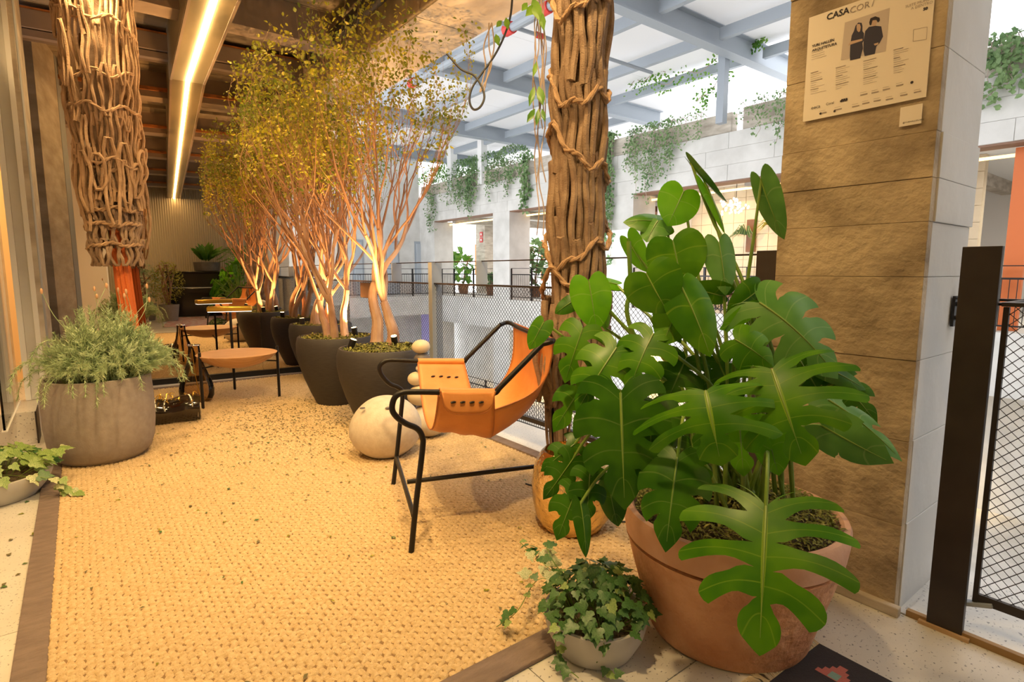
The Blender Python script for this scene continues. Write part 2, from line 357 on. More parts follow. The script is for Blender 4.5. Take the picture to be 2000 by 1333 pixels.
# mirror wall at the far end
SE = PL(684, 600, mp(0, 0), MN).dot(MT)
struct('wall_far', MB().beam(mp(-2.4, 1.8, .12), mp(SE, 1.8, .12), .2, 3.6), M['conc_dark'])
mir = thing('wall_mirror', mp(.9, 0), 'huge bronze tinted mirror filling the far end wall behind the round table', 'mirror')
s0 = PL(80, 600, mp(0, 0), MN).dot(MT); s1 = PL(508, 620, mp(0, 0), MN).dot(MT); s2 = SE-.07
for k, (u0, u1) in enumerate(((s0+.01, s1), (s1+.003, s2))):
    MB().beam(mp(u0, 1.69, 0), mp(u1, 1.69, 0), .012, 3.26).build('mirror_pane', M['mirror'], mir, False)
MB().beam(mp(s0, .03, -.02), mp(s2, .03, -.02), .03, .06).build('bottom_rail', M['steel_black'], mir, False)
MB().beam(mp(s0, 3.34, -.03), mp(s2, 3.34, -.03), .10, .06).build('top_rail', M['beam_paint'], mir, False)
MB().bb(*([mp(s0, 0).x-.012, mp(s0, 0).x+.008, mp(s0, 0).y-.03, mp(s0, 0).y+.02, 0, 3.33])).build('side_rail', M['steel_black'], mir, False)
MB().beam(mp(s0, 3.46, .0), mp(s2, 3.46, .0), .22, .16).build('header_panel', M['beam_paint'], mir, False)
MB().beam(mp(s0, 3.545, -.06), mp(s2, 3.545, -.06), .1, .022).build('rust_edge', M['rust'], mir, False)
# grey pier on the left, glass partition, plinth and the warm room behind it
pier = struct('wall_left', MB().bb(-.373, -.222, 5.52, 6.75, .0, 3.62), M['conc'])
for (xa, xb, yy, mm) in ((-.375, -.342, 5.50, 'white'), (-.340, -.284, 5.515, 'conc_pale'), (-.282, -.252, 5.50, 'white'), (-.250, -.218, 5.53, 'steel_grey')):
    MB().bb(xa, xb, yy, 5.8, .234, 3.62).build('pier_strip', M[mm], pier, False)
gx = -.41
gp = thing('glass_partition', (gx, 5.0, 0), 'clear glass partition on a low stone plinth at the left edge', 'partition')
for (y0, y1) in ((4.48, 5.02), (5.025, 5.52)):
    MB().bb(gx-.012, gx, y0, y1, .245, 3.6).build('glass_pane', M['glass'], gp, False)
MB().bb(gx-.02, gx+.008, 4.48, 5.52, .234, .24).build('channel', M['white'], gp, False)
pl = struct('trim_2', MB().bb(gx-2.6, -.30, 5.07, 6.5, 0, .232), M['terrazzo'], bevel=.004)
MB().bb(-.306, -.296, 5.06, 5.3, 0, .228).build('edge_strip', M['steel_dark'], pl, False)
wbr = struct('wall_warm_end', MB().bb(-3.4, -.376, 6.5, 6.6, .0, 3.62), M['warm_wall'])
cur = MB(); rows = [[], []]
for i in range(240):
    y = 2.0+4.4*i/239; x = -2.9+.05*math.sin(i*.55)+.015*math.sin(i*1.7)
    rows[0].append((x, y, .14)); rows[1].append((x, y, 3.5))
cur.grid(rows); solo('curtain', cur, mat('warm_curtain', (.85, .58, .28), .8, trans=.2), 'pale orange floor length curtain in the warm room behind the glass', 'curtain')
fr = struct('wall_side', MB().bb(-3.5, -3.4, -5.6, 1.9, 0, 3.6), M['white'])
struct('wall_side_return', MB().bb(-3.5, gx, 1.86, 1.98, 0, 3.6), M['white'])
# ribbed wall behind the camera, seen in the mirror
rw = MB(); rows = [[], []]; N_ = 560
for i in range(N_+1):
    x = -3.4+6.1*i/N_; y = -4.15+.10*x-.028*abs(math.sin(i*pi/5))
    rows[0].append((x, y, 0)); rows[1].append((x, y, 3.6))
rw.grid(rows); struct('wall_back', rw, M['ribbed'], True)
# white column and slanting concrete brace near the camera's left, seen in the mirror
w0 = refl(PD(150, 400, 11)); wc = struct('wall_pillar', MB().bb(w0.x-.36, w0.x+.36, w0.y-.1, w0.y+.2, 0, 3.05), M['bluewhite'])
struct('wall_brace', MB().beam(refl(PD(15, 120, 9.9)), refl(PD(135, 290, 11)), .34, .3), M['conc_pale'])
# ------------------------------------------------------------------ board marked column
XC = 2.2; Y0 = .65; Y1 = 1.15; XB = 2.64
col = struct('wall_column', MB().bb(XC+.012, XB-.012, Y0+.012, Y1-.012, 0, 3.2), M['conc'])
zs = [0, .32, .62, .90, 1.18, 1.36, 1.50, 1.645, 1.90, 2.2, 2.5, 2.85, 3.15]
for i in range(len(zs)-1):
    j = R.uniform(-.003, .004)
    tlt = R.uniform(-.006, .006)
    MB().bb(XC-j, XC+.04, Y0+.002, Y1, zs[i]+.0006, zs[i+1]-.0006).build('formwork_course', M['conc_warm_lit'], col, False, bevel=.0015)
    j = R.uniform(-.003, .005)
    MB().bb(XC+.0405, XB+j, Y0-j, Y1, zs[i]+.0006, zs[i+1]-.0006).build('formwork_course', M['conc_pale'], col, False, bevel=.002)  # paler concrete on this face, daylight put into its colour
struct('baseboard_column', MB().bb(XC-.03, XC+.0, Y0-.02, Y1, 0, .035), M['conc'], bevel=.004)
# poster: text helper builds flat lettering
def text(s, parent, origin, size, m, xdir=(0, -1, 0), up=(0, 0, 1), align='LEFT', bold=0, name='lettering', shear=0):
    c = bpy.data.curves.new('txt', 'FONT'); c.body = s; c.size = size; c.align_x = align; c.offset = bold; c.resolution_u = 2; c.shear = shear
    o = bpy.data.objects.new('txt', c); C.objects.link(o)
    me = bpy.data.meshes.new_from_object(o); bpy.data.objects.remove(o)
    X = Vector(xdir); U = Vector(up); Z = X.cross(U)
    mt = Matrix((X, U, Z)).transposed().to_4x4(); mt.translation = Vector(origin)-rloc(parent); me.transform(mt)
    me.materials.clear(); me.materials.append(m); ob = bpy.data.objects.new(name, me); C.objects.link(ob); ob.parent = parent; return ob
XP = XC-.006
pos = thing('poster', (XP, .88, 1.94), 'cream exhibition poster with a photo of two people in dark clothes, on the column', 'poster')
def PP(x, y): return PL(x, y, (XP-.0022, 0, 0), (1, 0, 0))
pt = [PL(x, y, (XP, 0, 0), (1, 0, 0)) for x, y in ((1568, 241), (1809, 187))]
ya, yb = pt[0].y, pt[1].y; za, zb = 1.752, 2.118
MB().bb(XP-.001, XP+.002, yb, ya, za, zb).build('sheet', M['paper'], pos, False)
def flatpoly(pts, m, name, dx=0, parent=pos):
    return MB().add([Vector((XP-.0016-dx, p.y, p.z)) for p in pts], [tuple(range(len(pts)))]).build(name, m, parent, False)
flatpoly([PP(*q) for q in ((1650, 44), (1738, 15), (1730, 100), (1642, 118))], M['photo_bg'], 'photograph')
SC = 300/1428.0
def cp(pts, m, name, dx): flatpoly([PP(1550+x*SC, y*SC) for x, y in pts], m, name, dx)
cp([(600,210),(632,212),(640,240),(640,290),(655,310),(650,380),(640,400),(645,450),(620,540),(525,562),(522,520),(528,400),(540,330),(560,290),(575,240)], M['navy'], 'printed_figure', .0004)
cp([(590,225),(615,222),(625,250),(618,290),(605,300),(590,285),(585,250)], M['skin'], 'printed_face', .0008)
cp([(530,385),(640,360),(640,378),(545,410),(505,425)], M['skin'], 'printed_arm', .0008)
cp([(665,290),(700,250),(760,240),(815,245),(832,340),(800,400),(770,430),(755,500),(660,522),(648,470),(650,380)], M['navy'], 'printed_figure', .0005)
cp([(722,195),(765,180),(775,205),(765,235),(740,245),(722,225)], M['skin'], 'printed_face', .0009)
cp([(703,210),(715,170),(760,152),(800,165),(803,190),(785,210),(770,185),(735,190),(722,235),(708,235)], M['ink'], 'printed_hair', .0012)
cp([(745,408),(790,395),(785,415),(755,424)], M['skin'], 'printed_hand', .0009)
def ptext(s, x, y, size, m='ink', **k): return text(s, pos, PP(x, y)+Vector((-.0004, 0, 0)), size, M[m], **k)
ptext('CASA', 1614, 40, .030, bold=.0006); ptext('COR', 1659, 27, .030, 'ink_soft'); ptext('/', 1702, 13, .030, 'ink_soft')
ptext('SUITE MUNDO', 1768, 16, .0118, 'ink_soft'); ptext('A DENTRO', 1779, 19.5, .0118, 'ink_soft'); ptext('50', 1803, 21, .012, bold=.0006)
ptext('YURI HALLEN', 1586, 93, .0126, bold=.0003); ptext('ARQUITETURA', 1586, 101.5, .0126, bold=.0003)
ptext('oeca', 1584, 214, .017, 'ink'); ptext('Coral', 1613, 206, .012); ptext('BRB', 1643, 199, .012, bold=.0008)
fr_ = [PP(1550+x*SC, y*SC) for x, y in ((1115, 275), (1242, 250), (1235, 365), (1110, 385))]
for i in range(4):
    a_, b2 = fr_[i], fr_[(i+1) % 4]; dv = (b2-a_).normalized()*0; nrm = Vector((0, -(b2-a_).z, (b2-a_).y)).normalized()*.0005
    MB().add([a_-nrm, b2-nrm, b2+nrm, a_+nrm], [(0, 1, 2, 3)]).build('stamp_frame', M['ink_soft'], pos, False)
fine = MB()
def hl(x0, y, x1, th=.0007):   # a thin printed line following the poster's level
    p = PP(x0, y); q = PP(x1, y); L_ = p.y-q.y
    fine.add([(p.x, p.y, p.z-th), (p.x, p.y-L_, p.z-th), (p.x, p.y-L_, p.z+th), (p.x, p.y, p.z+th)], [(0, 1, 2, 3)])
rr = random.Random(3)
for (cx, cy, n) in ((1583, 143, 11), (1632, 133, 11), (1686, 120, 12), (1745, 98, 12)):
    yy = 0
    for i in range(n):
        hl(cx, cy+i*4.1, cx+rr.uniform(10, 30), .0011 if i % 4 == 0 else .0005)
for i in range(4): hl(1585, 104+i*4.3, 1585+rr.uniform(18, 30), .0005)
p_ = PP(1582, 147); 
for i, (cx, cy) in enumerate(((1600, 222), (1630, 215), (1664, 209), (1684, 203), (1706, 198), (1730, 195), (1758, 187), (1785, 181), (1680, 186), (1702, 182), (1724, 176), (1750, 168))):
    hl(cx, cy, cx+14, .0016); hl(cx, cy-4.5, cx+12, .0004)
fine.build('fine_print', M['ink_soft'], pos, False, kind='stuff')
c_ = PP(1781, 161); ring = [c_+Vector((0, .0045*math.cos(t*pi/8), .0045*math.sin(t*pi/8))) for t in range(16)]
MB().add(ring, [tuple(range(16))]).build('round_emblem', M['ink'], pos, False)
for cx, cy in ((1602.5, 222), (1630, 217), (1643, 197.5)):
    c_ = PP(cx, cy); ring = [c_+Vector((-.0002, .004*math.cos(t*pi/6), .004*math.sin(t*pi/6))) for t in range(12)]
    MB().add(ring, [tuple(range(12))]).build('round_emblem', M['ink'], pos, False)
stk = thing('wall_sticker', PL(1780, 222, (XP, 0, 0), (1, 0, 0)), 'small white square sticker with rounded corners, on the column below the poster', 'sticker')
q = [PL(x, y, (XP, 0, 0), (1, 0, 0)) for x, y in ((1756, 246), (1803, 199))]
MB().bb(XP-.001, XP+.002, q[1].y, q[0].y, 1.672, 1.734).build('sticker_card', M['paper'], stk, False, bevel=.0009)
text('@YURIHALLEN.ARQ', stk, Vector((XP-.0014, q[0].y-.01, 1.681)), .0066, M['ink'])
# ------------------------------------------------------------------ near railing
XR = 2.4
def wirenet(mb, x, y0, y1, z0, z1, p=.033, r=.0017):
    H_ = z1-z0; W_ = y1-y0; n = int((W_+H_)/p)
    for sgn in (1, -1):
        for i in range(n+1):
            c = y0 - H_ + i*p           # line y = c + t, z = z0 + t
            t0 = max(0, y0-c); t1 = min(H_, y1-c)
            if t1-t0 < .005: continue
            za_, zb_ = (z0+t0, z0+t1) if sgn > 0 else (z1-t0, z1-t1)
            mb.tube([(x+.0012*sgn, c+t0, za_), (x+.0012*sgn, c+t1, zb_)], r, 4, cap=False)
def railing(ys, label, x=XR, posts=True, zt=1.10, group=None):
    t = thing('railing', (x, ys[0], 0), label, 'railing', group)
    a_, b2 = min(ys), max(ys)
    MB().bb(x-.02, x+.03, a_, b2, zt-.012, zt).build('top_rail', M['steel_dark'], t, False)
    MB().bb(x-.012, x+.02, a_, b2, .17, .20).build('bottom_rail', M['steel_dark'], t, False)
    MB().bb(x-.004, x+.004, a_, b2, zt+.168, zt+.176).build('thin_bar', M['steel_dark'], t, False)
    for i, y in enumerate(ys):
        MB().bb(x-.05, x+.06, y-.006, y+.006, -.1, zt+.17).build('post', M['steel_grey'], t, False)
        MB().bb(x-.052, x-.044, y-.03, y+.03, -.1, zt+.17).build('post_flange', M['steel_grey'], t, False)
    m_ = MB(); wirenet(m_, x, a_+.01, b2-.01, .2, zt-.012); m_.build('wire_mesh', M['steel_dark'], t, False, kind='stuff')
    return t
railing([1.25, 4.19, 7.3], 'dark steel railing with diamond wire mesh along the atrium edge behind the orange sling chair')
for y in (3.5, 4.92):
    s_ = solo('rail_bracket', MB().bb(XR-.05, XR+.05, y-.004, y+.004, 1.10, 1.275), M['steel_grey'], ('short blue grey steel fin on the rail right of the tall rail post' if y < 4 else 'short blue grey steel fin on the rail behind the nearest potted tree'), 'bracket', 'rail fins', False)
solo('junction_box', MB().bb(XR-.035, XR-.002, 5.45, 5.72, .92, 1.08), M['steel_dark'], 'small dark perforated box fixed under the rail behind the potted trees', 'box', bevel=.004)
po = PL(1497, 560, (2.3, 0, 0), (1, 0, 0)).y
solo('steel_post', MB().bb(2.3, 2.335, po-.052, po+.052, .02, 1.285), M['steel_dark'], 'flat dark steel post standing just left of the concrete column, behind the monstera', 'post', bevel=.002)
# right railing
rt = thing('railing', (2.23, .5, 0), 'dark railing with wide post and diamond mesh at the right edge, beside the column', 'railing')
MB().bb(2.212, 2.236, .462, .560, .0, 1.275).build('post', M['steel_dark'], rt, False, bevel=.002)
MB().bb(2.236, 2.30, -3.2, .455, 1.092, 1.104).build('top_rail', M['steel_dark'], rt, False)
MB().bb(2.248, 2.262, -3.2, .452, .125, .155).build('bottom_rail', M['steel_dark'], rt, False)
MB().bb(2.246, 2.262, .438, .452, .125, 1.09).build('side_bar', M['steel_dark'], rt, False)
MB().beam((2.25, .50, .10), (2.25, .40, .135), .03, .012).build('foot_bracket', M['steel_grey'], rt, False)
m_ = MB(); wirenet(m_, 2.255, -3.2, .44, .15, 1.095, .033, .0014); m_.build('wire_mesh', M['steel_dark'], rt, False, kind='stuff')
br = MB().bb(2.50, 2.56, .638, .647, 1.0, 1.11); br.build('wall_plate', M['steel_black'], rt, False)
MB().bb(2.53, 2.56, .45, .64, 1.096, 1.104).build('wall_arm', M['steel_black'], rt, False)
MB().bb(2.24, 2.56, .45, .47, 1.094, 1.102).build('wall_arm', M['steel_black'], rt, False)
for zz in (1.03, 1.08): MB().tube([(2.53, .64, zz), (2.53, .622, zz)], .009, 6).build('bolt', M['steel_black'], rt)
MB().bb(2.2, 2.25, .44, .58, .0, .012).build('base_plate', mat('timber_sole', (.45, .30, .16), .7), rt, False)
# ------------------------------------------------------------------ rug
rug = thing('woven_rug', (1.05, 3.9, 0), 'large golden sisal rug with chunky weave and brown suede border', 'rug')
rx0, rx1, ry0, ry1 = -.16, 2.25, 1.32, 6.62
MB().bb(rx0-.0, rx1, ry0, ry1, 0.001, .010).build('backing', M['rug_base'], rug, False)
for (x0, x1, y0, y1) in ((rx0-.085, rx0, ry0-.1, ry1+.09), (rx1, rx1+.085, ry0-.1, ry1+.09), (rx0+.001, rx1-.001, ry0-.1, ry0), (rx0+.001, rx1-.001, ry1, ry1+.09)):
    MB().bb(x0, x1, y0, y1, 0.001, .016).build('border', M['suede'], rug, False, bevel=.004)
wv = MB(); px_ = .023; py_ = .019; nx = int((rx1-rx0)/px_); ny = int((ry1-ry0)/py_)
ca, sa = math.cos(.5), math.sin(.5)
prof = [(-1, 0), (-.55, .8), (.1, 1), (.62, .75), (1, 0)]
for i in range(nx):
    for j in range(ny):
        cx = rx0+(i+.5)*px_+R.uniform(-.003, .003); cy = ry0+(j+.5)*py_+R.uniform(-.003, .003)
        near = cy < 4.2
        if (i+j) % 2 == 0:
            hl_, hw, h = .0170, .0082, .0098+R.uniform(-.001, .0012); an = .42+R.uniform(-.3, .3)
        else:
            hl_, hw, h = .0138, .0108, .0066+R.uniform(-.001, .001); an = 1.75+R.uniform(-.2, .2)
        c1, s1_ = math.cos(an), math.sin(an); vs = []
        for (u, q_) in ((-1, .12), (-.45, .95), (.45, 1), (1, .12)):
            for (v_, q2) in (((-1, 0), (-.68, .75), (-.36, .62), (0, 1), (.36, .62), (.68, .75), (1, 0)) if cy < 3.6 else ((-1, 0), (0, 1), (1, 0))):
                wd = hw*(.55 if abs(u) == 1 else 1)
                X_, Y_ = u*hl_, v_*wd; vs.append((cx+X_*c1-Y_*s1_, cy+X_*s1_+Y_*c1, .0095+h*q_*q2))
        kk = len(vs)//4; wv.add(vs, [(a0*kk+b0, (a0+1)*kk+b0, (a0+1)*kk+b0+1, a0*kk+b0+1) for a0 in range(3) for b0 in range(kk-1)])
wv.build('weave', M['sisal'], rug, True, kind='stuff')
# ------------------------------------------------------------------ atrium and the building across
XW = 14.35
def W_(x, y): return PL(x, y, (XW, 0, 0), (1, 0, 0))
cols = [(25.1, 26.6), (18.88, 20.05), (12.3, 13.5), (5.9, 7.0), (-.9, .3), (-9.0, -7.6)]
fac = struct('wall_across', MB().bb(XW, XW+.7, -9, 26.6, 3.66, 4.94), M['conc_pale'])
for k in range(18):
    y0 = -9+k*2.0; 
    for zz, zh in ((3.66, .42), (4.08, .43), (4.51, .43)):
        MB().bb(XW-.012-R.uniform(0, .01), XW+.02, y0+.006+(.7 if zz == 4.08 else 0), y0+1.994+(.7 if zz == 4.08 else 0), zz+.004, zz+zh-.004).build('formwork_panel', M['conc_pale'], fac, False)
for (a_, b2) in cols:
    c = struct('column', MB().bb(XW, XW+1.1, a_, b2, -4.4, 3.66), M['conc_pale']); c['label'] = 'pale concrete column of the building across the atrium'; c['group'] = 'columns across the atrium'; c['category'] = 'column'
struct('floor_across', MB().bb(XW-.05, XW+9, -9, 27, -1.28, 0), M['conc_pale'])
struct('ceiling_across', MB().bb(XW+.7, XW+9, -9, 27, 3.9, 4.1), M['white'])
for k in range(9):
    y0 = -7+k*3.9
    s_ = struct('beam', MB().bb(XW+.7, XW+9, y0, y0+.3, 3.55, 3.9), M['orange_paint'] if k < 3 else M['conc']); s_['label'] = 'ceiling beam inside the building across the atrium'; s_['group'] = 'beams across'; s_['category'] = 'beam'
s_ = solo('light_track', MB().bb(XW+.9, XW+.96, -9, 26, 3.5, 3.56), mat('track_glow', (1, .8, .5), .5, emit=(1, .6, .2), es=3), 'long warm glowing track along the openings across the atrium', 'light')
struct('trim_4', MB().bb(XW+.02, XW+.5, -9, 26, 3.62, 3.665), mat('brown_soffit', (.25, .14, .09), .7))
struct('wall_across_back', MB().bb(XW+8.8, XW+9, -9, 27, 0, 3.9), M['white'])
# parapet planters on top of the far wall
rp = random.Random(5)
y0 = -9
k = 0
while y0 < 26.4:
    ln = 3.2 if k % 2 else 2.6
    y1 = min(y0+ln, 26.5)
    pp = struct('parapet_block', MB().bb(XW+.05, XW+.35, y0+.02, y1-.02, 4.955, 5.52+rp.uniform(-.04, .02)), M['conc'], bevel=.03)
    pp['category'] = 'parapet block'; pp['label'] = 'rough concrete parapet block above the far wall'; pp['group'] = 'parapet blocks'
    y0 = y1 + (.28 if k % 3 == 2 else 0); k += 1
# roof
for k, y in enumerate((-8.1, -2.6, 2.9, 8.35, 13.85, 19.4, 24.9)):
    t = thing('roof_beam', (XW, y, 6.5), 'big blue grey steel beam crossing under the white atrium roof', 'beam', 'main roof beams')
    MB().bb(6.5, 17.5, y-.015, y+.015, 6.5, 6.98).build('web', M['steel_grey'], t, False)
    MB().bb(6.5, 17.5, y-.15, y+.15, 6.47, 6.5).build('flange', M['steel_grey'], t, False)
    MB().bb(6.5, 17.5, y-.15, y+.15, 6.98, 7.0).build('flange', M['steel_grey'], t, False)
for x in (8.3, 10.25, 12.5, 14.45, 16.4):
    for i in range(6):
        ya_ = (-8.1, -2.6, 2.9, 8.35, 13.85, 19.4)[i]; yb_ = (-2.6, 2.9, 8.35, 13.85, 19.4, 24.9)[i]
        if x > 16 and i < 4: continue
        tag(MB().bb(x-.07, x+.07, ya_+.17, yb_-.17, 6.62, 6.88).build('roof_purlin', M['steel_grey'], None, False), 'blue grey purlin in the %s roof bay, %s' % (['hindmost', 'rear', 'nearest', 'second', 'third', 'farthest'][i], {8.3: 'row closest to the terrace', 10.25: 'second row from the terrace', 12.5: 'middle row', 14.45: 'row above the parapet', 16.4: 'row beyond the parapet'}[x]), 'purlin', 'roof purlins')
for i in range(7):
    xs_ = [6.5, 8.3, 10.25, 12.5, 14.5]
    y_a = -9+i*5.2; y_b = y_a+5.19
    rp_ = struct('roof_panel', MB().bb(6.5, 14.6 if i < 4 else 24, y_a, y_b, 7.02, 7.06), M['roof'])
    rp_['label'] = 'white roof panel over the atrium'; rp_['group'] = 'roof panels'; rp_['category'] = 'roof panel'
for (x, y, wd, nm) in ((13.4, PL(1411, 180, (13.4, 0, 0), (1, 0, 0)).y, .2, 's'), (14.4, 23.4, .35, 'w'), (14.4, 20.9, .3, 'w'), (13.4, 2.0, .2, 's'), (14.4, -4.2, .2, 's')):
    solo('roof_post', MB().bb(x-wd/2, x+wd/2, y-wd/2, y+wd/2, 4.95, 6.98), M['steel_grey'] if nm == 's' else M['white'], {(13.4, 0): 'blue grey steel post seen against the white sky gap left of the column', (14.4, 23): 'white post wrapped by plants, leftmost on the far parapet', (14.4, 20): 'white post on the far parapet, second from the left', (13.4, 2): 'blue grey roof post hidden behind the column', (14.4, -4): 'blue grey roof post beyond the right edge'}[(x, 0 if wd == .2 and nm == 's' and x == 13.4 and y > 4 else int(y))], 'post', 'roof posts', False)
# fire pipe with red couplings under the roof
pt_ = thing('sprinkler_pipe', (7.6, 10, 6.3), 'grey sprinkler pipe with red couplings below the atrium roof', 'pipe')
MB().tube([(7.75, 3, 6.35), (7.75, 16, 6.35)], .09, 10).build('main_pipe', M['pipe'], pt_)
MB().tube([(6.5, 10.2, 6.42), (12.5, 10.2, 6.42)], .045, 8).build('branch_pipe', M['pipe'], pt_)
for y in (9.0, 10.2, 14.6): MB().tube([(7.75, y-.12, 6.35), (7.75, y+.12, 6.35)], .125, 10).build('coupling', M['red'], pt_, label='red coupling')
for x in (8.6, 10.4): MB().tube([(x-.09, 10.2, 6.42), (x+.09, 10.2, 6.42)], .07, 8).build('coupling', M['red'], pt_, label='red coupling')
# end wall of the atrium with grey doors and walkway
struct('wall_end', MB().bb(-2, XW, 26.6, 26.9, -4.4, 7.0), M['conc_pale'])
struct('wall_behind', MB().bb(2.0, 24, -9.4, -9.1, -4.4, 7.0), M['white'])
wb = struct('window_9', MB().bb(5.5, 10, -9.1, -9.02, 1.0, 4.2), M['doorblue'])
for i in range(5): MB().bb(5.5+i*1.1, 5.6+i*1.1, -9.02, -8.9, 1.0, 4.2).build('mullion', M['white'], wb, False)
struct('floor_behind', MB().bb(2.72, 24, -9.1, -6.5, -.9, 0), M['conc_pale'])
struct('ceiling_sky_block', MB().bb(-6, 6.45, 7.7, 26.6, 6.9, 7.06), M['white'])  # slab added to keep the open sky off the end wall
struct('floor_end', MB().bb(-2, XW, 24.3, 26.6, -.9, 0), M['conc_pale'])
for n_, (xa, xb) in enumerate(((755, 776), (812, 822), (690, 706))):
    A_ = PL(xa, 470, (0, 26.58, 0), (0, 1, 0)).x; B_ = PL(xb, 470, (0, 26.58, 0), (0, 1, 0)).x
    d = struct('door_%d' % (n_+1), MB().bb(A_, B_, 26.52, 26.6, 0, 2.6), M['doorblue'], bevel=.02)
    MB().bb(A_-.08, B_+.08, 26.56, 26.6, 0, 2.72).build('door_frame', M['steel_grey'], d, False)
    MB().bb(B_-.25, B_-.12, 26.47, 26.52, 1.0, 1.06).build('door_handle', M['chrome'], d, False)
def farrail(x0, x1, y0, y1, lab, gap=.9):
    t = thing('railing', (x0, y0, 0), lab, 'railing'); a_ = Vector((x0, y0, 0)); b2 = Vector((x1, y1, 0)); L_ = (b2-a_).length; n = int(L_/gap)
    MB().beam(a_+V(0, 0, 1.05), b2+V(0, 0, 1.05), .05, .04).build('top_rail', M['steel_black'], t, False)
    MB().beam(a_+V(0, 0, 1.3), b2+V(0, 0, 1.3), .02, .02).build('thin_bar', M['steel_black'], t, False)
    MB().beam(a_+V(0, 0, .12), b2+V(0, 0, .12), .04, .03).build('bottom_rail', M['steel_black'], t, False)
    for i in range(n+1):
        p = a_.lerp(b2, i/n); MB().bb(p.x-.03, p.x+.03, p.y-.03, p.y+.03, 0, 1.3).build('post', M['steel_black'], t, False)
    m = MB(); k = int(L_/.12)
    for i in range(k):
        p = a_.lerp(b2, i/k); m.bb(p.x-.006, p.x+.006, p.y-.006, p.y+.006, .12, 1.05)
    m.build('infill_bars', M['steel_black'], t, False, kind='stuff')
farrail(3.0, XW, 24.4, 24.4, 'black railing along the walkway in front of the grey doors', 1.5)
for i, (a_, b2) in enumerate(((20.05, 25.1), (13.5, 18.88), (7.0, 12.3), (.3, 5.9), (-7.6, -.9))):
    farrail(XW+.1, XW+.1, a_, b2, 'black railing across the %s opening of the building across the atrium' % ['farthest', 'second farthest', 'middle', 'near', 'nearest'][i], 1.3)
# inside the openings: windows, screens, tiled wall
n_ = 1
for (ya_, yb_, za_, zb_) in ((20.6, 24.6, .9, 3.1), (13.7, 18.8, .6, 3.1)):
    wn = struct('window_%d' % n_, MB().bb(XW+8.6, XW+8.8, ya_+8.5, yb_+9.5, za_, zb_), M['win']); n_ += 1
    for i in range(5):
        y = ya_+8.5+(yb_-ya_+1)*i/4; MB().bb(XW+8.5, XW+8.62, y-.08, y+.08, za_, zb_).build('mullion', M['orange_paint'], wn, False)
sc = thing('slat_screen', (XW+3, 13, 0), 'tall brown timber slat screen in the opening left of the tiled wall', 'screen')
for i in range(44):
    y = 10.9+i*.17
    MB().bb(XW+3.0, XW+3.08, y, y+.1, 1.3, 3.6).build('slat', M['slat'], sc, False)
for z in (1.9, 2.5, 3.1): MB().bb(XW+2.95, XW+3.0, 10.9, 18.3, z, z+.07).build('cross_rail', M['slat'], sc, False)
solo('service_counter', MB().bb(XW+2.2, XW+2.9, 14.2, 17.5, 0, 1.3), M['orange_paint'], 'orange counter seen past the rope column', 'counter', bevel=.02)
tw = struct('wall_tiled', MB().bb(XW+2.6, XW+2.8, 4.0, 11.9, 0, 3.9), M['tilewall'])
for i in range(20):
    for j in range(10):
        MB().bb(XW+2.575-rp.uniform(0, .008), XW+2.6, 4.0+i*.395+.006, 4.0+(i+1)*.395-.006, j*.39+.006, (j+1)*.39-.006).build('wall_tile', M['tilewall'], tw, False)
struct('wall_tiled_return', MB().bb(XW+1.1, XW+2.8, 11.9, 12.2, 0, 3.9), M['white'])
spot((XW+1.3, 8.5, 3.5), (XW+2.6, 8.6, .6), 150, (1, .55, .17), 110)
spot((XW+1.3, 10.8, 3.5), (XW+2.6, 10.6, .6), 120, (1, .55, .17), 110)
ch = thing('crystal_chandelier', (XW+1.6, W_(1437, 400).y-.35, 3.2), 'sparkling crystal chandelier in front of the tiled wall', 'chandelier')
cc = Vector((XW+1.6, PL(1437, 405, (XW+1.6, 0, 0), (1, 0, 0)).y, PL(1437, 405, (XW+1.6, 0, 0), (1, 0, 0)).z))
MB().tube([cc, (cc.x, cc.y, 3.9)], .01, 5).build('cord', M['steel_black'], ch)
for i in range(46):
    a_ = rp.uniform(0, 2*pi); q = rp.uniform(.1, .45); MB().blob(cc+V(q*math.cos(a_), q*math.sin(a_), rp.uniform(-.22, .22)), .032, .032, .04, 6, 4).build('crystal', mat('crystal', (1, .9, .7), .1, emit=(1, .8, .5), es=5) if i == 0 else bpy.data.materials['crystal'], ch)
for (x_, y_, nm) in ((1458, 458, 'green trailing plant on a brown timber board on the tiled wall'), (1512, 440, 'spiky golden plant fixed to the tiled wall next to the concrete column')):
    p = PL(x_, y_, (XW+2.5, 0, 0), (1, 0, 0)); t = thing('wall_plant', p, nm, 'plant')
    if x_ < 1500: MB().box(p+V(.02, -.15, -.05), (.06, .3, 1.0)).build('board', M['slat'], t, False)
    m = MB()
    for i in range(46):
        a_ = rp.uniform(-1.5, 1.5); q = rp.uniform(.3, .65); m.tube([p, p+V(-.2, q*math.sin(a_)*.5, q*math.cos(a_)*.5), p+V(-.3, q*math.sin(a_), q*math.cos(a_)*.4-.2)], [.02, .014, .003], 3)
    m.build('fronds', M['vine'] if x_ < 1500 else M['shrub2'], t, kind='stuff')
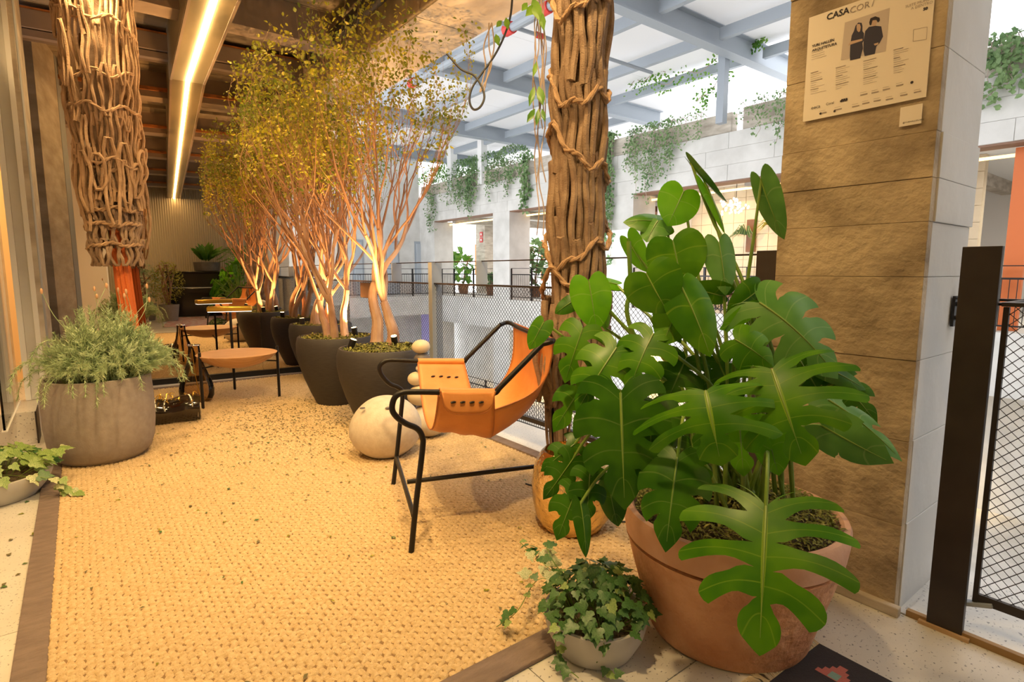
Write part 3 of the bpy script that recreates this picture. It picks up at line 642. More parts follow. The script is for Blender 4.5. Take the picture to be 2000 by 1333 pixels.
# dining chairs and tables across the atrium
def simplechair(x, y, lab, ang=0):
    t = thing('dining_chair', (x, y, 0), lab, 'chair', 'chairs across the atrium')
    MB().bb(x-.22, x+.22, y-.22, y+.22, .43, .48).build('seat', M['slat'], t, False, bevel=.02)
    MB().bb(x+.18, x+.22, y-.2, y+.2, .48, .9).build('backrest', M['slat'], t, False, bevel=.02)
    for sx in (-1, 1):
        for sy in (-1, 1): MB().bb(x+sx*.19-.015, x+sx*.19+.015, y+sy*.19-.015, y+sy*.19+.015, 0, .43).build('leg', M['steel_black'], t, False)
for i, y in enumerate((10.9, 10.2, 9.4, 8.6, 7.8)): simplechair(XW+1.1, y, '%s brown dining chair from the left, behind the far railing before the tiled wall' % ['first', 'second', 'third', 'fourth', 'fifth'][i])
for i, y in enumerate((9.0, 10.6)):
    t = thing('dining_table', (XW+1.8, y, 0), '%s low dark table behind the far railing before the tiled wall' % ['right hand', 'left hand'][i], 'table', 'tables across the atrium')
    MB().bb(XW+1.5, XW+2.1, y-.5, y+.5, .72, .76).build('tabletop', M['steel_grey'], t, False); MB().tube([(XW+1.8, y, 0), (XW+1.8, y, .72)], .04, 6).build('pedestal', M['steel_black'], t)
# signs on the far column
for z_, nm in ((PL(940, 458, (XW+3, 0, 0), (1, 0, 0)), 'upper red square fire sign on the pillar across'), (PL(940, 469, (XW+3, 0, 0), (1, 0, 0)), 'lower red square fire sign on the pillar across')):
    t = thing('fire_sign', z_, nm, 'sign'); MB().box(z_, (.02, .26, .26)).build('sign_plate', M['red'], t, False)
    MB().box(z_+V(-.015, 0, 0), (.012, .1, .1)).build('pictogram', M['white'], t, False)
pz = PL(940, 465, (XW+3.1, 0, 0), (1, 0, 0)); s_ = struct('column', MB().bb(XW+3.02, XW+3.8, pz.y-.45, pz.y+.4, 0, 3.9), M['conc']); s_['label'] = 'inner concrete pillar bearing two red fire signs'; s_['category'] = 'column'
# far plants: fiddle-leaf figs and bushy pots
def leafcard(mb, p, d, n, L_, W__, cup=.15):
    d = Vector(d).normalized(); n = Vector(n); n = (n-d*n.dot(d)); n = n.normalized() if n.length > 1e-4 else d.orthogonal().normalized(); s = d.cross(n)
    p = Vector(p)
    vs = [p, p+d*L_*.3+s*W__*.42-n*cup*W__*0, p+d*L_*.65+s*W__*.5+n*cup*W__, p+d*L_+n*(-.1*L_), p+d*L_*.65-s*W__*.5+n*cup*W__, p+d*L_*.3-s*W__*.42, p+d*L_*.5-n*cup*W__*.5]
    mb.add(vs, [(0, 1, 6), (1, 2, 6), (2, 3, 6), (3, 4, 6), (4, 5, 6), (5, 0, 6)])
def rdir(r, up=.3): 
    v = Vector((r.gauss(0, 1), r.gauss(0, 1), r.gauss(0, 1)+up)); return v.normalized()
def bush(x, y, z0, h, rad, nl, ls, m, lab, cat='plant', pot='slat', name='potted_plant', seed=1, group=None, potm=None, pr=.3, ph=.5):
    r = random.Random(seed); t = thing(name, (x, y, z0), lab, cat, group)
    MB().lathe([(pr*.75, 0), (pr, ph), (pr*.9, ph), (pr*.85, ph-.06), (0, ph-.06)], (x, y, z0), 20).build('pot', M[pot], t)
    st = MB()
    for i in range(6): st.tube(smoothpath([(x, y, z0+ph-.08), (x+r.uniform(-.3, .3)*rad, y+r.uniform(-.3, .3)*rad, z0+ph+h*.4), (x+r.uniform(-.8, .8)*rad, y+r.uniform(-.8, .8)*rad, z0+ph+h*.9)], 4), .02, 5)
    st.build('stem', M['twig'], t)
    f = MB()
    for i in range(nl):
        d = rdir(r); q = r.uniform(.3, 1)**.5
        c = Vector((x+d.x*rad*q, y+d.y*rad*q, z0+ph+h*.5+d.z*h*.5*q)); leafcard(f, c, rdir(r, -.2)+d*.5, (0, 0, 1), ls*r.uniform(.7, 1.2), ls*.6)
    f.build('foliage', M[m], t, kind='stuff'); return t
for (px1, dx, h, rad, nl, ls, m, lab) in ((876, 2.2, 2.0, .7, 600, .2, 'plant_bright', 'dense leafy green bush in the farthest opening across'), (905, 1.9, 1.7, .55, 46, .55, 'plant_bright', 'fiddle leaf fig with big round leaves in the farthest opening'),
        (1010, 1.3, 1.7, .7, 110, .45, 'vine', 'large leaved dark plant left of the rope column in the opening across'), (1046, 2.4, 2.0, .7, 120, .45, 'vine', 'taller large leaved plant close to the rope column across the atrium'), (960, 1.9, .6, .4, 200, .18, 'vine', 'low planter of red and green foliage beside the far column')):
    p = PL(px1, 560, (XW+dx, 0, 0), (1, 0, 0)); bush(p.x, p.y, 0, h, rad, nl, ls, m, lab, seed=px1)
p = PL(1180, 470, (XW+.7, 0, 0), (1, 0, 0))
t = thing('hanging_palm', p, 'feathery green hanging plant between the rope column and the far column', 'plant'); m = MB()
for i in range(60):
    a_ = rp.uniform(0, 2*pi); q = rp.uniform(.3, .8); m.tube([p+V(0, 0, .5), p+V(q*.5*math.cos(a_), q*.5*math.sin(a_), .7), p+V(q*math.cos(a_), q*math.sin(a_), -.4)], [.02, .02, .004], 3)
m.build('fronds', M['vine'], t, kind='stuff'); MB().tube([p+V(0, 0, .5), (p.x, p.y, 3.66)], .01, 4).build('cord', M['cable'], t)
# right-hand side view across: orange frame, white interior, lamps
of = thing('window_frame', (XW+.6, 1, 0), 'orange painted steel frame in the opening at the far right', 'frame')
for (x_, wd) in ((1993, .3),):
    y = PL(x_, 400, (XW+.5, 0, 0), (1, 0, 0)).y; MB().bb(XW+.45, XW+.6, y-wd/2, y+wd/2, 0, 3.6).build('upright', M['orange_paint'], of, False)
MB().bb(XW+.45, XW+.6, -7.6, -.9, 3.05, 3.2).build('header', M['orange_paint'], of, False)
for k, y in enumerate((-1.6, -3.4)):
    t = thing('tube_light', (XW+3, y, 3.3), '%s white tubular ceiling light in the interior at the far right' % ['left', 'right'][k], 'light', 'tube lights'); MB().beam((XW+1, y-1.6, 3.35), (XW+6, y+.8, 3.35), .12, .08).build('tube', M['win'], t, False)
dv = MB(); dv.tube(smoothpath([(XW+2.5, -4.8, 3.8), (XW+2.5, -4.8, 2.9), (XW+2.5, -4.4, 2.7), (XW+2.5, -3.2, 2.7), (XW+2.5, -3, 2.5), (XW+2.5, -3, .2)], 5), .07, 8)
solo('duct_pipe', dv, M['white'], 'white bent pipe in the interior at the far right', 'pipe')
solo('planter_trough', MB().bb(XW-.6, XW-.1, -7, -1.2, .0, .9), M['steel_grey'], 'grey planter trough by the far railing at the right edge', 'planter', bevel=.02)
f = MB(); r_ = random.Random(8)
for i in range(500): leafcard(f, (XW-.35+r_.uniform(-.3, .3), r_.uniform(-7, -1.2), .95+r_.uniform(0, .35)), rdir(r_, .5), (0, 0, 1), .2, .1)
solo('trough_plants', f, M['shrub2'], 'yellow green plants filling the trough at the right edge', 'plant', kind='stuff')
# lower storey of the atrium
struct('floor_lower', MB().bb(2.72, 30, -9, 26.9, -4.6, -4.4), M['conc_pale'])
struct('wall_lower', MB().bb(XW+2.2, XW+2.4, -9, 26.9, -4.4, -1.28), M['conc_pale'])
struct('wall_near_lower', MB().bb(2.3, 2.5, -5.6, 7.4, -4.4, -.34), M['conc_pale'])
for y in (5, 13, 19): spot((XW+1.4, y, -1.5), (XW+2.1, y+.5, -3), 700, (1, .66, .25), 130)
area((XW-4, 12, -1.2), (XW-1, 12, -4.4), 260, (.93, .95, 1), 5, 12)
farrail(12.5, 12.5, 6, 24, 'lower black railing seen through the mesh below the far floor', 2.0)
for o_ in [o_ for o_ in bpy.data.objects if o_.get('label', '').startswith('lower black railing')]: o_.location.z = -4.4
t = thing('blue_screen', (XW, 24, -3), 'pale violet lit panel in the lower storey', 'panel'); q_ = PL(832, 640, (XW-.2, 0, 0), (1, 0, 0)); MB().box(q_, (.05, .9, 1.4)).build('panel_face', mat('violet_panel', (.45, .40, .80), .5), t, False)
# vines trailing over the far parapet
def vine(p0, L_, seed, n=3, ls=.12, m='vine', spread=.35, lab='thin leafy vine trailing over the far concrete parapet', group='parapet vines', dens=22):
    r = random.Random(seed); t = thing('hanging_vine', p0, lab, 'vine', group); st = MB(); f = MB()
    for k in range(n):
        p = Vector(p0)+V(-.02-r.uniform(0, .05), r.uniform(-spread, spread), 0); ll = L_*r.uniform(.5, 1); pts = [p+V(.25, 0, .05), p+V(-.03, 0, .12)]
        for i in range(6): pts.append(p+V(-.04-r.uniform(0, .12), r.uniform(-.12, .12), -ll*(i+1)/6))
        sp_ = smoothpath(pts, 4); st.tube(sp_, .008, 3)
        for i in range(int(dens*ll*1.6)+8):
            q = sp_[r.randrange(2, len(sp_))]; leafcard(f, q+V(-r.uniform(0, .1), r.uniform(-.14, .14), r.uniform(-.08, .08)), rdir(r, -.6), (-1, 0, .3), ls*.62*r.uniform(.6, 1.3), ls*.42)
    st.build('stem', M['dryvine'], t); f.build('foliage', M[m], t, kind='stuff')
ORD = 'first second third fourth fifth sixth seventh eighth ninth tenth eleventh twelfth thirteenth fourteenth fifteenth sixteenth seventeenth eighteenth nineteenth twentieth twenty-first twenty-second'.split()
for i, (x_, L_, n, ls, sp_) in enumerate(((850, 2.6, 5, .16, .8), (868, 1.2, 4, .16, .8), (893, 1.6, 6, .17, .9), (915, 1.9, 7, .18, .9), (940, 1.3, 6, .17, .9), (962, .9, 5, .16, .7), (985, 1.5, 5, .15, .7), (1005, .8, 4, .15, .6),
        (1035, 2.1, 3, .30, .3), (1160, 2.0, 4, .17, .4), (1180, 1.6, 3, .2, .3), (1195, 4.2, 5, .2, .3), (1255, 1.4, 7, .13, .5), (1268, 2.3, 5, .13, .5), (1300, 1.6, 5, .13, .4), (1308, 2.0, 3, .16, .3), (1340, .9, 3, .12, .2), (1365, .8, 2, .12, .2), (1512, 1.2, 5, .12, .35), (1470, .4, 3, .12, .3), (1935, .5, 4, .2, .4), (1985, 1.3, 6, .2, .4))):
    y = PL(x_, 230 if x_ > 1100 else 300, (XW, 0, 0), (1, 0, 0)).y
    vine((XW-.02, y, 5.5), L_, 100+i, n, ls, 'vine', sp_, '%s leafy vine from the left, trailing over the far concrete parapet' % ORD[i])
for i, x_ in enumerate((845, 870, 900, 925, 950, 1000)):
    y = PL(x_, 300, (XW+.3, 0, 0), (1, 0, 0)).y; r = random.Random(i); f = MB()
    for k in range(420):
        d = rdir(r); leafcard(f, (XW+.3+d.x*.5, y+d.y*1.2, 5.6+abs(d.z)*.7), rdir(r), (0, 0, 1), .14, .06)
    solo('parapet_bush', f, M['plant_bright' if i < 2 else 'vine'], '%s feathery shrub from the left on top of the far parapet' % ORD[i], 'shrub', 'parapet shrubs', kind='stuff')
r = random.Random(40)
for i, (xa, ya_, xb, yb_) in enumerate(((1290, 165, 1400, 120), (1400, 110, 1500, 60), (1440, 105, 1530, 20), (1360, 200, 1420, 150), (1230, 165, 1300, 140))):
    t = thing('roof_vine', PL(xa, ya_, (14.2, 0, 0), (1, 0, 0)), 'leafy tendril on the roof beams left of the column, %s of five' % ['lowest left', 'middle upper', 'rightmost', 'beside the steel post', 'leftmost'][i], 'vine', 'roof vines'); pts = []
    for k in range(7):
        u = k/6; p = PL(xa+(xb-xa)*u, ya_+(yb_-ya_)*u+r.uniform(-8, 8), (14.1, 0, 0), (1, 0, 0)); pts.append(p)
    MB().tube(smoothpath(pts, 3), .012, 3).build('stem', M['dryvine'], t); f = MB()
    for k in range(90):
        q = pts[r.randrange(7)].lerp(pts[r.randrange(7)], .15); leafcard(f, q+V(0, r.uniform(-.25, .25), r.uniform(-.3, .12)), rdir(r, -.5), (-1, 0, 0), .09, .06)
    f.build('foliage', M['plant_bright'], t, kind='stuff')
# ------------------------------------------------------------------ potted trees
def tree(name, c, seeds, lab, lean, ztop=3.35, nst=2, spots=()):
    t = thing(name, (c[0], c[1], 0), lab, 'potted tree'); R0, H0 = .34, .62
    prof = [(.17, 0.012), (.185, .012), (.235, .12), (.285, .25), (.325, .38), (.342, .48), (.342, .56), (.330, .612), (.322, .62), (.305, .62), (.300, .60), (.298, .53), (0, .53)]
    MB().lathe(prof, (c[0], c[1], 0), 64).build('pot', M['planter_dark'], t)
    r = random.Random(seeds); mo = MB(); rows = []
    for i in range(9):
        q = .298*i/8; rows.append([(c[0]+q*math.cos(a*pi/18), c[1]+q*math.sin(a*pi/18), .575+.03*(1-(i/8)**2)+r.uniform(-.008, .008)) for a in range(37)])
    mo.grid(rows); mo.build('soil', M['soil'], t)
    ms = MB()
    for k in range(1500):
        q = .295*math.sqrt(r.random()); a = r.uniform(0, 2*pi); L_ = r.uniform(.012, .035)
        leafcard(ms, (c[0]+q*math.cos(a), c[1]+q*math.sin(a), .60+r.uniform(-.008, .02)), (r.gauss(0, 1), r.gauss(0, 1), r.uniform(-.1, .5)), (0, 0, 1), L_, L_*.6)
    ms.build('moss', M['moss'], t, kind='stuff')
    tips = []; fine = MB(); trunks = []
    def grow(p, d, L_, rad, lvl, mb):
        n = 5 if lvl < 3 else 4; pts = [Vector(p)]; rs = [rad]; dd_ = Vector(d).normalized()
        for i in range(n):
            wob = [.30, .30, .22, .16, .2][lvl]
            dd_ = (dd_ + Vector((r.gauss(0, wob), r.gauss(0, wob), r.gauss(0, .1)))*.55 + Vector(lean)*.03 + Vector((0, 0, .11 if lvl else .12))).normalized()
            if pts[-1].x < c[0]-.62: dd_ = (dd_+Vector((.35, 0, 0))).normalized()
            if pts[-1].x > 2.0 and pts[-1].z > 2.5: dd_ = (dd_+Vector((-.25, -.05, 0))).normalized()
            nx_ = pts[-1]+dd_*(L_/n)
            if nx_.z > (3.1 if nx_.x > 2.1 else ztop) or nx_.dot(MN) > MD-.06: break
            if abs(nx_.x-(1.065+.058*(nx_.y-6.95))) < .3 and nx_.z > 3.02: break
            pts.append(nx_); rs.append(rad*(1-.42*(i+1)/n))
        if len(pts) < 2: return
        if lvl <= 1: mb = MB()
        sp_ = smoothpath(pts, 3) if lvl < 3 else pts
        rr_ = [rs[0]+(rs[-1]-rs[0])*i/(len(sp_)-1) for i in range(len(sp_))]
        if lvl == 0: rr_[0] *= 1.35; rr_[1] *= 1.12
        mb.tube(sp_, rr_, 9 if lvl < 1 else (7 if lvl == 1 else (5 if lvl == 2 else 3)), cap=lvl < 2)
        if lvl == 0: trunks.append(mb.build('trunk', M['bark'], t))
        elif lvl == 1: mb.build('branch', M['bark'], trunks[-1])
        if lvl >= 3: tips.extend(pts[1:] if lvl == 4 else pts[2:])
        if lvl == 4: return
        nb = [3, 4, 4, 3][lvl]
        for k in range(nb):
            i = len(pts)-1 if k == 0 else r.randrange(max(1, len(pts)//2), len(pts)); base = pts[i]
            if lvl == 0 and k > 0: base = pts[max(2, len(pts)-1-(k % 2))]
            spread = [.40, .36, .36, .45][lvl]*(.4 if k == 0 else 1)
            side = Vector((r.gauss(0, 1), r.gauss(0, 1), 0)); side.normalize()
            nd = (dd_ + side*spread + Vector(lean)*.18).normalized()
            grow(base, nd, [.66, .62, .62, .36][lvl]*r.uniform(.8, 1.15), rs[i]*[.72, .66, .56, .5][lvl], lvl+1, fine if lvl >= 1 else mb)
    for k in range(nst):
        a = 2*pi*k/nst+seeds; off = .05 if nst == 2 else .09
        d = Vector((math.cos(a)*.20, math.sin(a)*.20, 1)) if nst > 2 else Vector((-.10+.22*k, -.06+.06*k, 1))
        b0 = Vector((c[0]+off*math.cos(a), c[1]+off*math.sin(a), .58)) if nst > 2 else PZ(736+28*k, 672, .60)
        b0.z = .575; grow(b0, d, r.uniform(.35, .62), .055 if nst == 2 else .040, 0, None)
    fine.build('twigs', M['twig'], t, kind='stuff')
    f = MB()
    for p in tips:
        for q in range(3 if p.z > 1.6 else 1):
            if p.z < 1.5 and r.random() < .6: continue
            if r.random() < .1: continue
            d = rdir(r, .2); L_ = r.uniform(.022, .042); pos_ = p+d*.02
            if (abs(pos_.x-(1.065+.058*(pos_.y-6.95))) < .3 and pos_.z > 3.0) or pos_.dot(MN) > MD-.05 or (pos_.x > 2.17 and pos_.z > 3.1): continue
            leafcard(f, pos_, d, rdir(r, .5), L_, L_*.55, .1)
    f.build('foliage', M['tleaf'], t, kind='stuff')
    for (dx, dy, tx, ty, e) in spots:
        u = thing('garden_spotlight', (c[0]+dx, c[1]+dy, .6), 'small black spotlight shining up from the moss of %s, %s one' % (lab.split(' tree')[0], 'right' if dx > 0 else 'left'), 'spotlight')
        b0 = Vector((c[0]+dx, c[1]+dy, .60)); dr = (Vector((c[0]+tx, c[1]+ty, 1.6))-b0).normalized()
        MB().tube([b0, b0+V(0, 0, .05)], .006, 6).build('stake', M['steel_black'], u)
        MB().tube([b0+V(0, 0, .05)-dr*.035, b0+V(0, 0, .05)+dr*.035], .026, 14).build('housing', M['steel_black'], u)
        MB().tube([b0+V(0, 0, .05)+dr*.0352, b0+V(0, 0, .05)+dr*.0365], .022, 14).build('lens', M['lampglow'], u)
        spot(b0+V(0, 0, .05)+dr*.045, b0+dr*2, e, WARM, 105, .02, .8)
cA = PZ(747, 683, .6); cB = PZ(656, 660, .6); cC = PZ(627, 635, .6)
tree('potted_tree', cA, 11, 'nearest dark potted tree with two pinkish trunks, right of the other pots', (-.12, -.20, 0), nst=2, spots=((.16, .12, -.1, -.1, 150), (-.2, .1, .1, -.1, 110)))
tree('potted_tree', cB, 23, 'middle dark potted tree with a branching copper trunk', (-.20, -.10, 0), nst=3, spots=((.17, -.02, 0, .0, 200), (-.02, .2, -.1, 0, 150)))
tree('potted_tree', cC, 37, 'farthest dark potted tree with several leaning trunks, next to the mirror', (-.30, -.02, 0), nst=4, ztop=3.0, spots=((.1, -.18, -.2, .1, 200), (-.2, .02, -.2, .1, 120)))
# ------------------------------------------------------------------ grey planter with silvery shrub
def shrub(c, z0, rad, h, n, seed, m, parent, front=1.0):
    r = random.Random(seed); st = MB(); f = MB()
    for k in range(n):
        a = r.uniform(0, 2*pi); el = abs(r.gauss(0, 1)); out = r.uniform(.25, 1); q = rad*out
        top = z0+h*(1-.62*out**1.8)*r.uniform(.45, 1.1)
        droop = out > .8 and r.random() < .16
        p0 = Vector((c[0]+.2*out*math.cos(a), c[1]+.2*out*math.sin(a), z0)); p3 = Vector((c[0]+q*math.cos(a), c[1]+q*math.sin(a), top))
        p1 = p0.lerp(p3, .4)+V(0, 0, h*.12); pts = [p0, p1, p3]
        if droop: pts += [p3+V(math.cos(a)*.09, math.sin(a)*.09, -.06), p3+V(math.cos(a)*.12, math.sin(a)*.12, -.17)]
        sp_ = smoothpath(pts, 5); st.tube(sp_, .0018, 3, cap=False)
        m0 = 1
        for i in range(m0, len(sp_)):
            tg = (sp_[i]-sp_[i-1]).normalized()
            for q2 in range(8):
                sd = rdir(r, 0); sd = (sd-tg*sd.dot(tg)).normalized(); d = (tg*.75+sd).normalized(); L_ = r.uniform(.022, .042); w_ = tg.cross(sd)*.0030
                p = sp_[i]-tg*r.uniform(0, .05); f.add([p-w_, p+w_, p+d*L_], [(0, 1, 2)])
    st.build('stems', M['shrub'], parent, kind='stuff'); return f.build('needles', m, parent, False, kind='stuff')
gc = (.055, 4.40)
t = thing('grey_planter', (*gc, 0), 'large round grey fibre cement planter filled with a silvery green needle shrub', 'planter')
GS = .80
MB().lathe([(q_*GS, z_) for q_, z_ in ((.22, 0), (.26, .006), (.325, .055), (.355, .13), (.368, .24), (.368, .40), (.358, .535), (.352, .54), (.332, .54), (.325, .52), (.322, .46), (0, .46))], (*gc, 0), 72).build('pot', M['planter_grey'], t)
MB().lathe([(.255, .475), (.2, .49), (0, .50)], (*gc, 0), 30).build('soil', M['moss'], t)
shrub((gc[0]+.05, gc[1]-.03), .48, .37, .50, 760, 5, M['shrub'], t)
r = random.Random(3)
fs = MB(); fh = MB()
for k in range(9):
    a = r.uniform(0, 2*pi); p = Vector((gc[0]+.2*math.cos(a), gc[1]+.2*math.sin(a), .8)); q = p+V(r.uniform(-.15, .15), r.uniform(-.1, .1), r.uniform(.2, .34)); fs.tube(smoothpath([p, p.lerp(q, .5)+V(r.uniform(-.05, .05), 0, 0), q], 4), .002, 3); fh.blob(q, .008, .008, .018, 6, 4)
fs.build('flower_stalks', M['shrub'], t, kind='stuff'); fh.build('flower_heads', mat('bud', (.55, .32, .18), .7), t, kind='stuff')
# orange cord bundle and knitted rope trunk above the planter
oc = (.245, 4.72)
t = thing('orange_rope_bundle', (*oc, .45), 'bundle of bright orange cords dropping from the knitted rope trunk into the grey planter', 'rope')
for k in range(9):
    a = 2*pi*k/9; q = .034 if k else 0
    MB().tube(smoothpath([(oc[0]+q*math.cos(a), oc[1]+q*math.sin(a), 1.55), (oc[0]+.012+q*1.1*math.cos(a+.3), oc[1]+q*1.1*math.sin(a+.3), 1.05), (oc[0]+.045+q*math.cos(a+.5), oc[1]+q*math.sin(a+.5)-.02, .44)], 5), .0165, 7).build('cord', M['rope_orange'], t)
def link(c0, ax, ay, z0, z1, wd, rad, r, closed=True, n=6, tw=.5):
    """elongated loop of rope on a cylinder; c0 centre, angle ax, radius ay"""
    pts = []; m = 9
    out = Vector((math.cos(ax), math.sin(ax), 0)); tan = Vector((-math.sin(ax), math.cos(ax), 0)); B = Vector((c0[0], c0[1], 0))+out*ay
    ph = r.uniform(0, 6)
    for s_ in (1, -1):
        for i in range(m):
            u = i/(m-1); v = u if s_ > 0 else 1-u
            e = math.sin(pi*max(.02, min(.98, v)))**.35
            pts.append(B + tan*(s_*wd*e*.5 + .006*math.sin(9*v+ph)) + out*(.010*math.sin(7*v+ph*2)+(.012*math.cos(pi*v))*tw) + V(0, 0, z1+(z0-z1)*v))
    return MB().tube(smoothpath(pts+[pts[0]], 1)[:-1], rad, n, closed=True)
def wrap(c0, rad_, z, tilt, ph, r, thick, wav=.02, twist=True, a0=0, a1=2*pi):
    res = []
    for s_ in ((0, pi) if twist else (0,)):
        pts = []
        for i in range(49):
            a = a0+(a1-a0)*i/48; q = rad_+thick*.9*math.cos(a*12+s_) ; zz = z+tilt*math.sin(a+ph)+wav*math.sin(3*a+ph)+wav*.6*math.sin(7*a+ph)+thick*.9*math.sin(a*12+s_)
            pts.append((c0[0]+q*math.cos(a), c0[1]+q*math.sin(a), zz))
        res.append(MB().tube(pts, thick, 6))
    return res
# left trunk of knitted rope
r = random.Random(77); lc = (.235, 4.74)
t = thing('rope_trunk', (*lc, 1.4), 'tan knitted rope trunk hanging from the ceiling above the grey planter', 'rope sculpture')
MB().tube([(lc[0], lc[1], 1.5), (lc[0], lc[1], 3.6)], .10, 14).build('core', M['rope_dark'], t)
def lrad(z): return .165+.055*max(0, min(1, (z-1.75)/1.4))
z = 3.62; k_ = 0
while z > 1.78:
    h = r.uniform(.26, .34); rd = lrad(z-h/2); n = 21
    for i in range(n):
        a = 2*pi*(i+.5*(k_ % 2))/n+r.uniform(-.05, .05); dz = r.uniform(-.06, .06)
        link((lc[0]-.018*(z-1.8), lc[1]), a, rd+r.uniform(-.015, .02), z-h-.05+dz, z+dz, r.uniform(.030, .046), .0095, r).build('rope_loop', M['rope'], t)
    for q in wrap((lc[0]-.018*(z-1.8), lc[1]), rd+.020, z-.03, .07, r.uniform(0, 6), r, .0065, .03): q.build('rope_ring', M['rope'], t)
    z -= h-.02; k_ += 1
for i in range(16):  # loose loops at the lower hem
    a = 2*pi*i/16+r.uniform(-.1, .1); z1 = r.uniform(1.9, 2.05); L_ = r.choice([.22, .3, .38, .55])
    link(lc, a, .175+r.uniform(0, .03), z1-L_, z1, r.uniform(.06, .10), .0105, r).build('hanging_loop', M['rope'], t)
z = 1.86; k_ = 0
while z > 1.33:   # inner narrower sleeve
    for i in range(15):
        a = 2*pi*(i+.5*(k_ % 2))/15+r.uniform(-.05, .05); link((lc[0]-.01, lc[1]), a, .135+r.uniform(-.01, .012), z-.15, z+.02, .048, .0105, r).build('rope_loop', M['rope_dark'], t)
    for q in wrap((lc[0]-.01, lc[1]), .155, z-.01, .015, r.uniform(0, 6), r, .008, .012): q.build('rope_ring', M['rope'], t)
    z -= .118; k_ += 1
# right trunk of rope by the chair
r = random.Random(99); rc = (1.93, 2.0); ax_ = lambda z: (rc[0]-.03*max(0, 1.0-z)+.0*(z), rc[1])
t = thing('rope_trunk', (*rc, 0), 'thick brown rope trunk bound with twisted cords, between the sling chair and the monstera', 'rope sculpture')
MB().tube([(rc[0], rc[1], .95), (rc[0], rc[1], 3.15)], .075, 14).build('core', M['rope_dark'], t)
z = 3.2; k_ = 0
while z > .98:
    h = r.uniform(.30, .44); n = 12; rd = .118+.035*max(0, (1.9-z))/1.0
    for i in range(n):
        a = 2*pi*(i+.5*(k_ % 2))/n+r.uniform(-.06, .06); dz = r.uniform(-.07, .07)
        link(rc, a, rd+r.uniform(-.034, .012), z-h-.06+dz, z+dz, r.uniform(.036, .046), .0165, r, n=7).build('rope_loop', M['rope_dark'], t)
    for q in wrap(rc, rd+.020, z-.04, .11, r.uniform(0, 6), r, .0085, .035): q.build('rope_ring', M['rope'], t)
    z -= h-.03; k_ += 1
for i in range(22):  # open chain like loops below
    a = 2*pi*i/22+r.uniform(-.15, .15); z1 = r.uniform(.7, 1.12); q = .13+.07*max(0, 1-z1)+r.uniform(-.04, .04)
    link((rc[0]-.02, rc[1]), a, q, z1-r.uniform(.24, .34), z1, r.uniform(.05, .075), .0135, r, n=7).build('rope_loop', M['rope_dark'], t)
for i in range(20):
    a = r.uniform(0, 2*pi); q = r.uniform(.03, .15); p0 = Vector((rc[0]+q*math.cos(a), rc[1]+q*math.sin(a), .9)); p1 = Vector((rc[0]-.06+q*.8*math.cos(a+.4), rc[1]-.03+q*.8*math.sin(a+.4), .45)); p2 = Vector((rc[0]-.08+q*.6*math.cos(a+.6), rc[1]-.06+q*.6*math.sin(a+.6), .12+r.uniform(0, .1)))
    MB().tube(smoothpath([p0, p1, p2], 5), .008, 6).build('loose_strand', M['rope_dark'], t)
# gold vase
gv = PZ(1118, 1062, 0); gv = Vector((1.76, 1.83, 0))
t = thing('gold_vase', gv, 'rounded hammered gold vase at the foot of the rope trunk', 'vase')
MB().lathe([(.10, 0), (.135, .01), (.170, .07), (.187, .15), (.190, .23), (.178, .31), (.150, .365), (.135, .38), (.130, .38), (.14, .36), (.165, .30), (.175, .2), (.12, .03), (0, .03)], gv, 56).build('body', M['gold'], t)
solo('black_cable', MB().tube(smoothpath([(1.9, 2.35, .02), (2.02, 1.85, .02), (1.95, 1.72, .02), (2.08, 1.62, .02), (2.17, 1.5, .02)], 6), .005, 6), M['cable'], 'thin black cable lying on the rug behind the terracotta pot', 'cable')
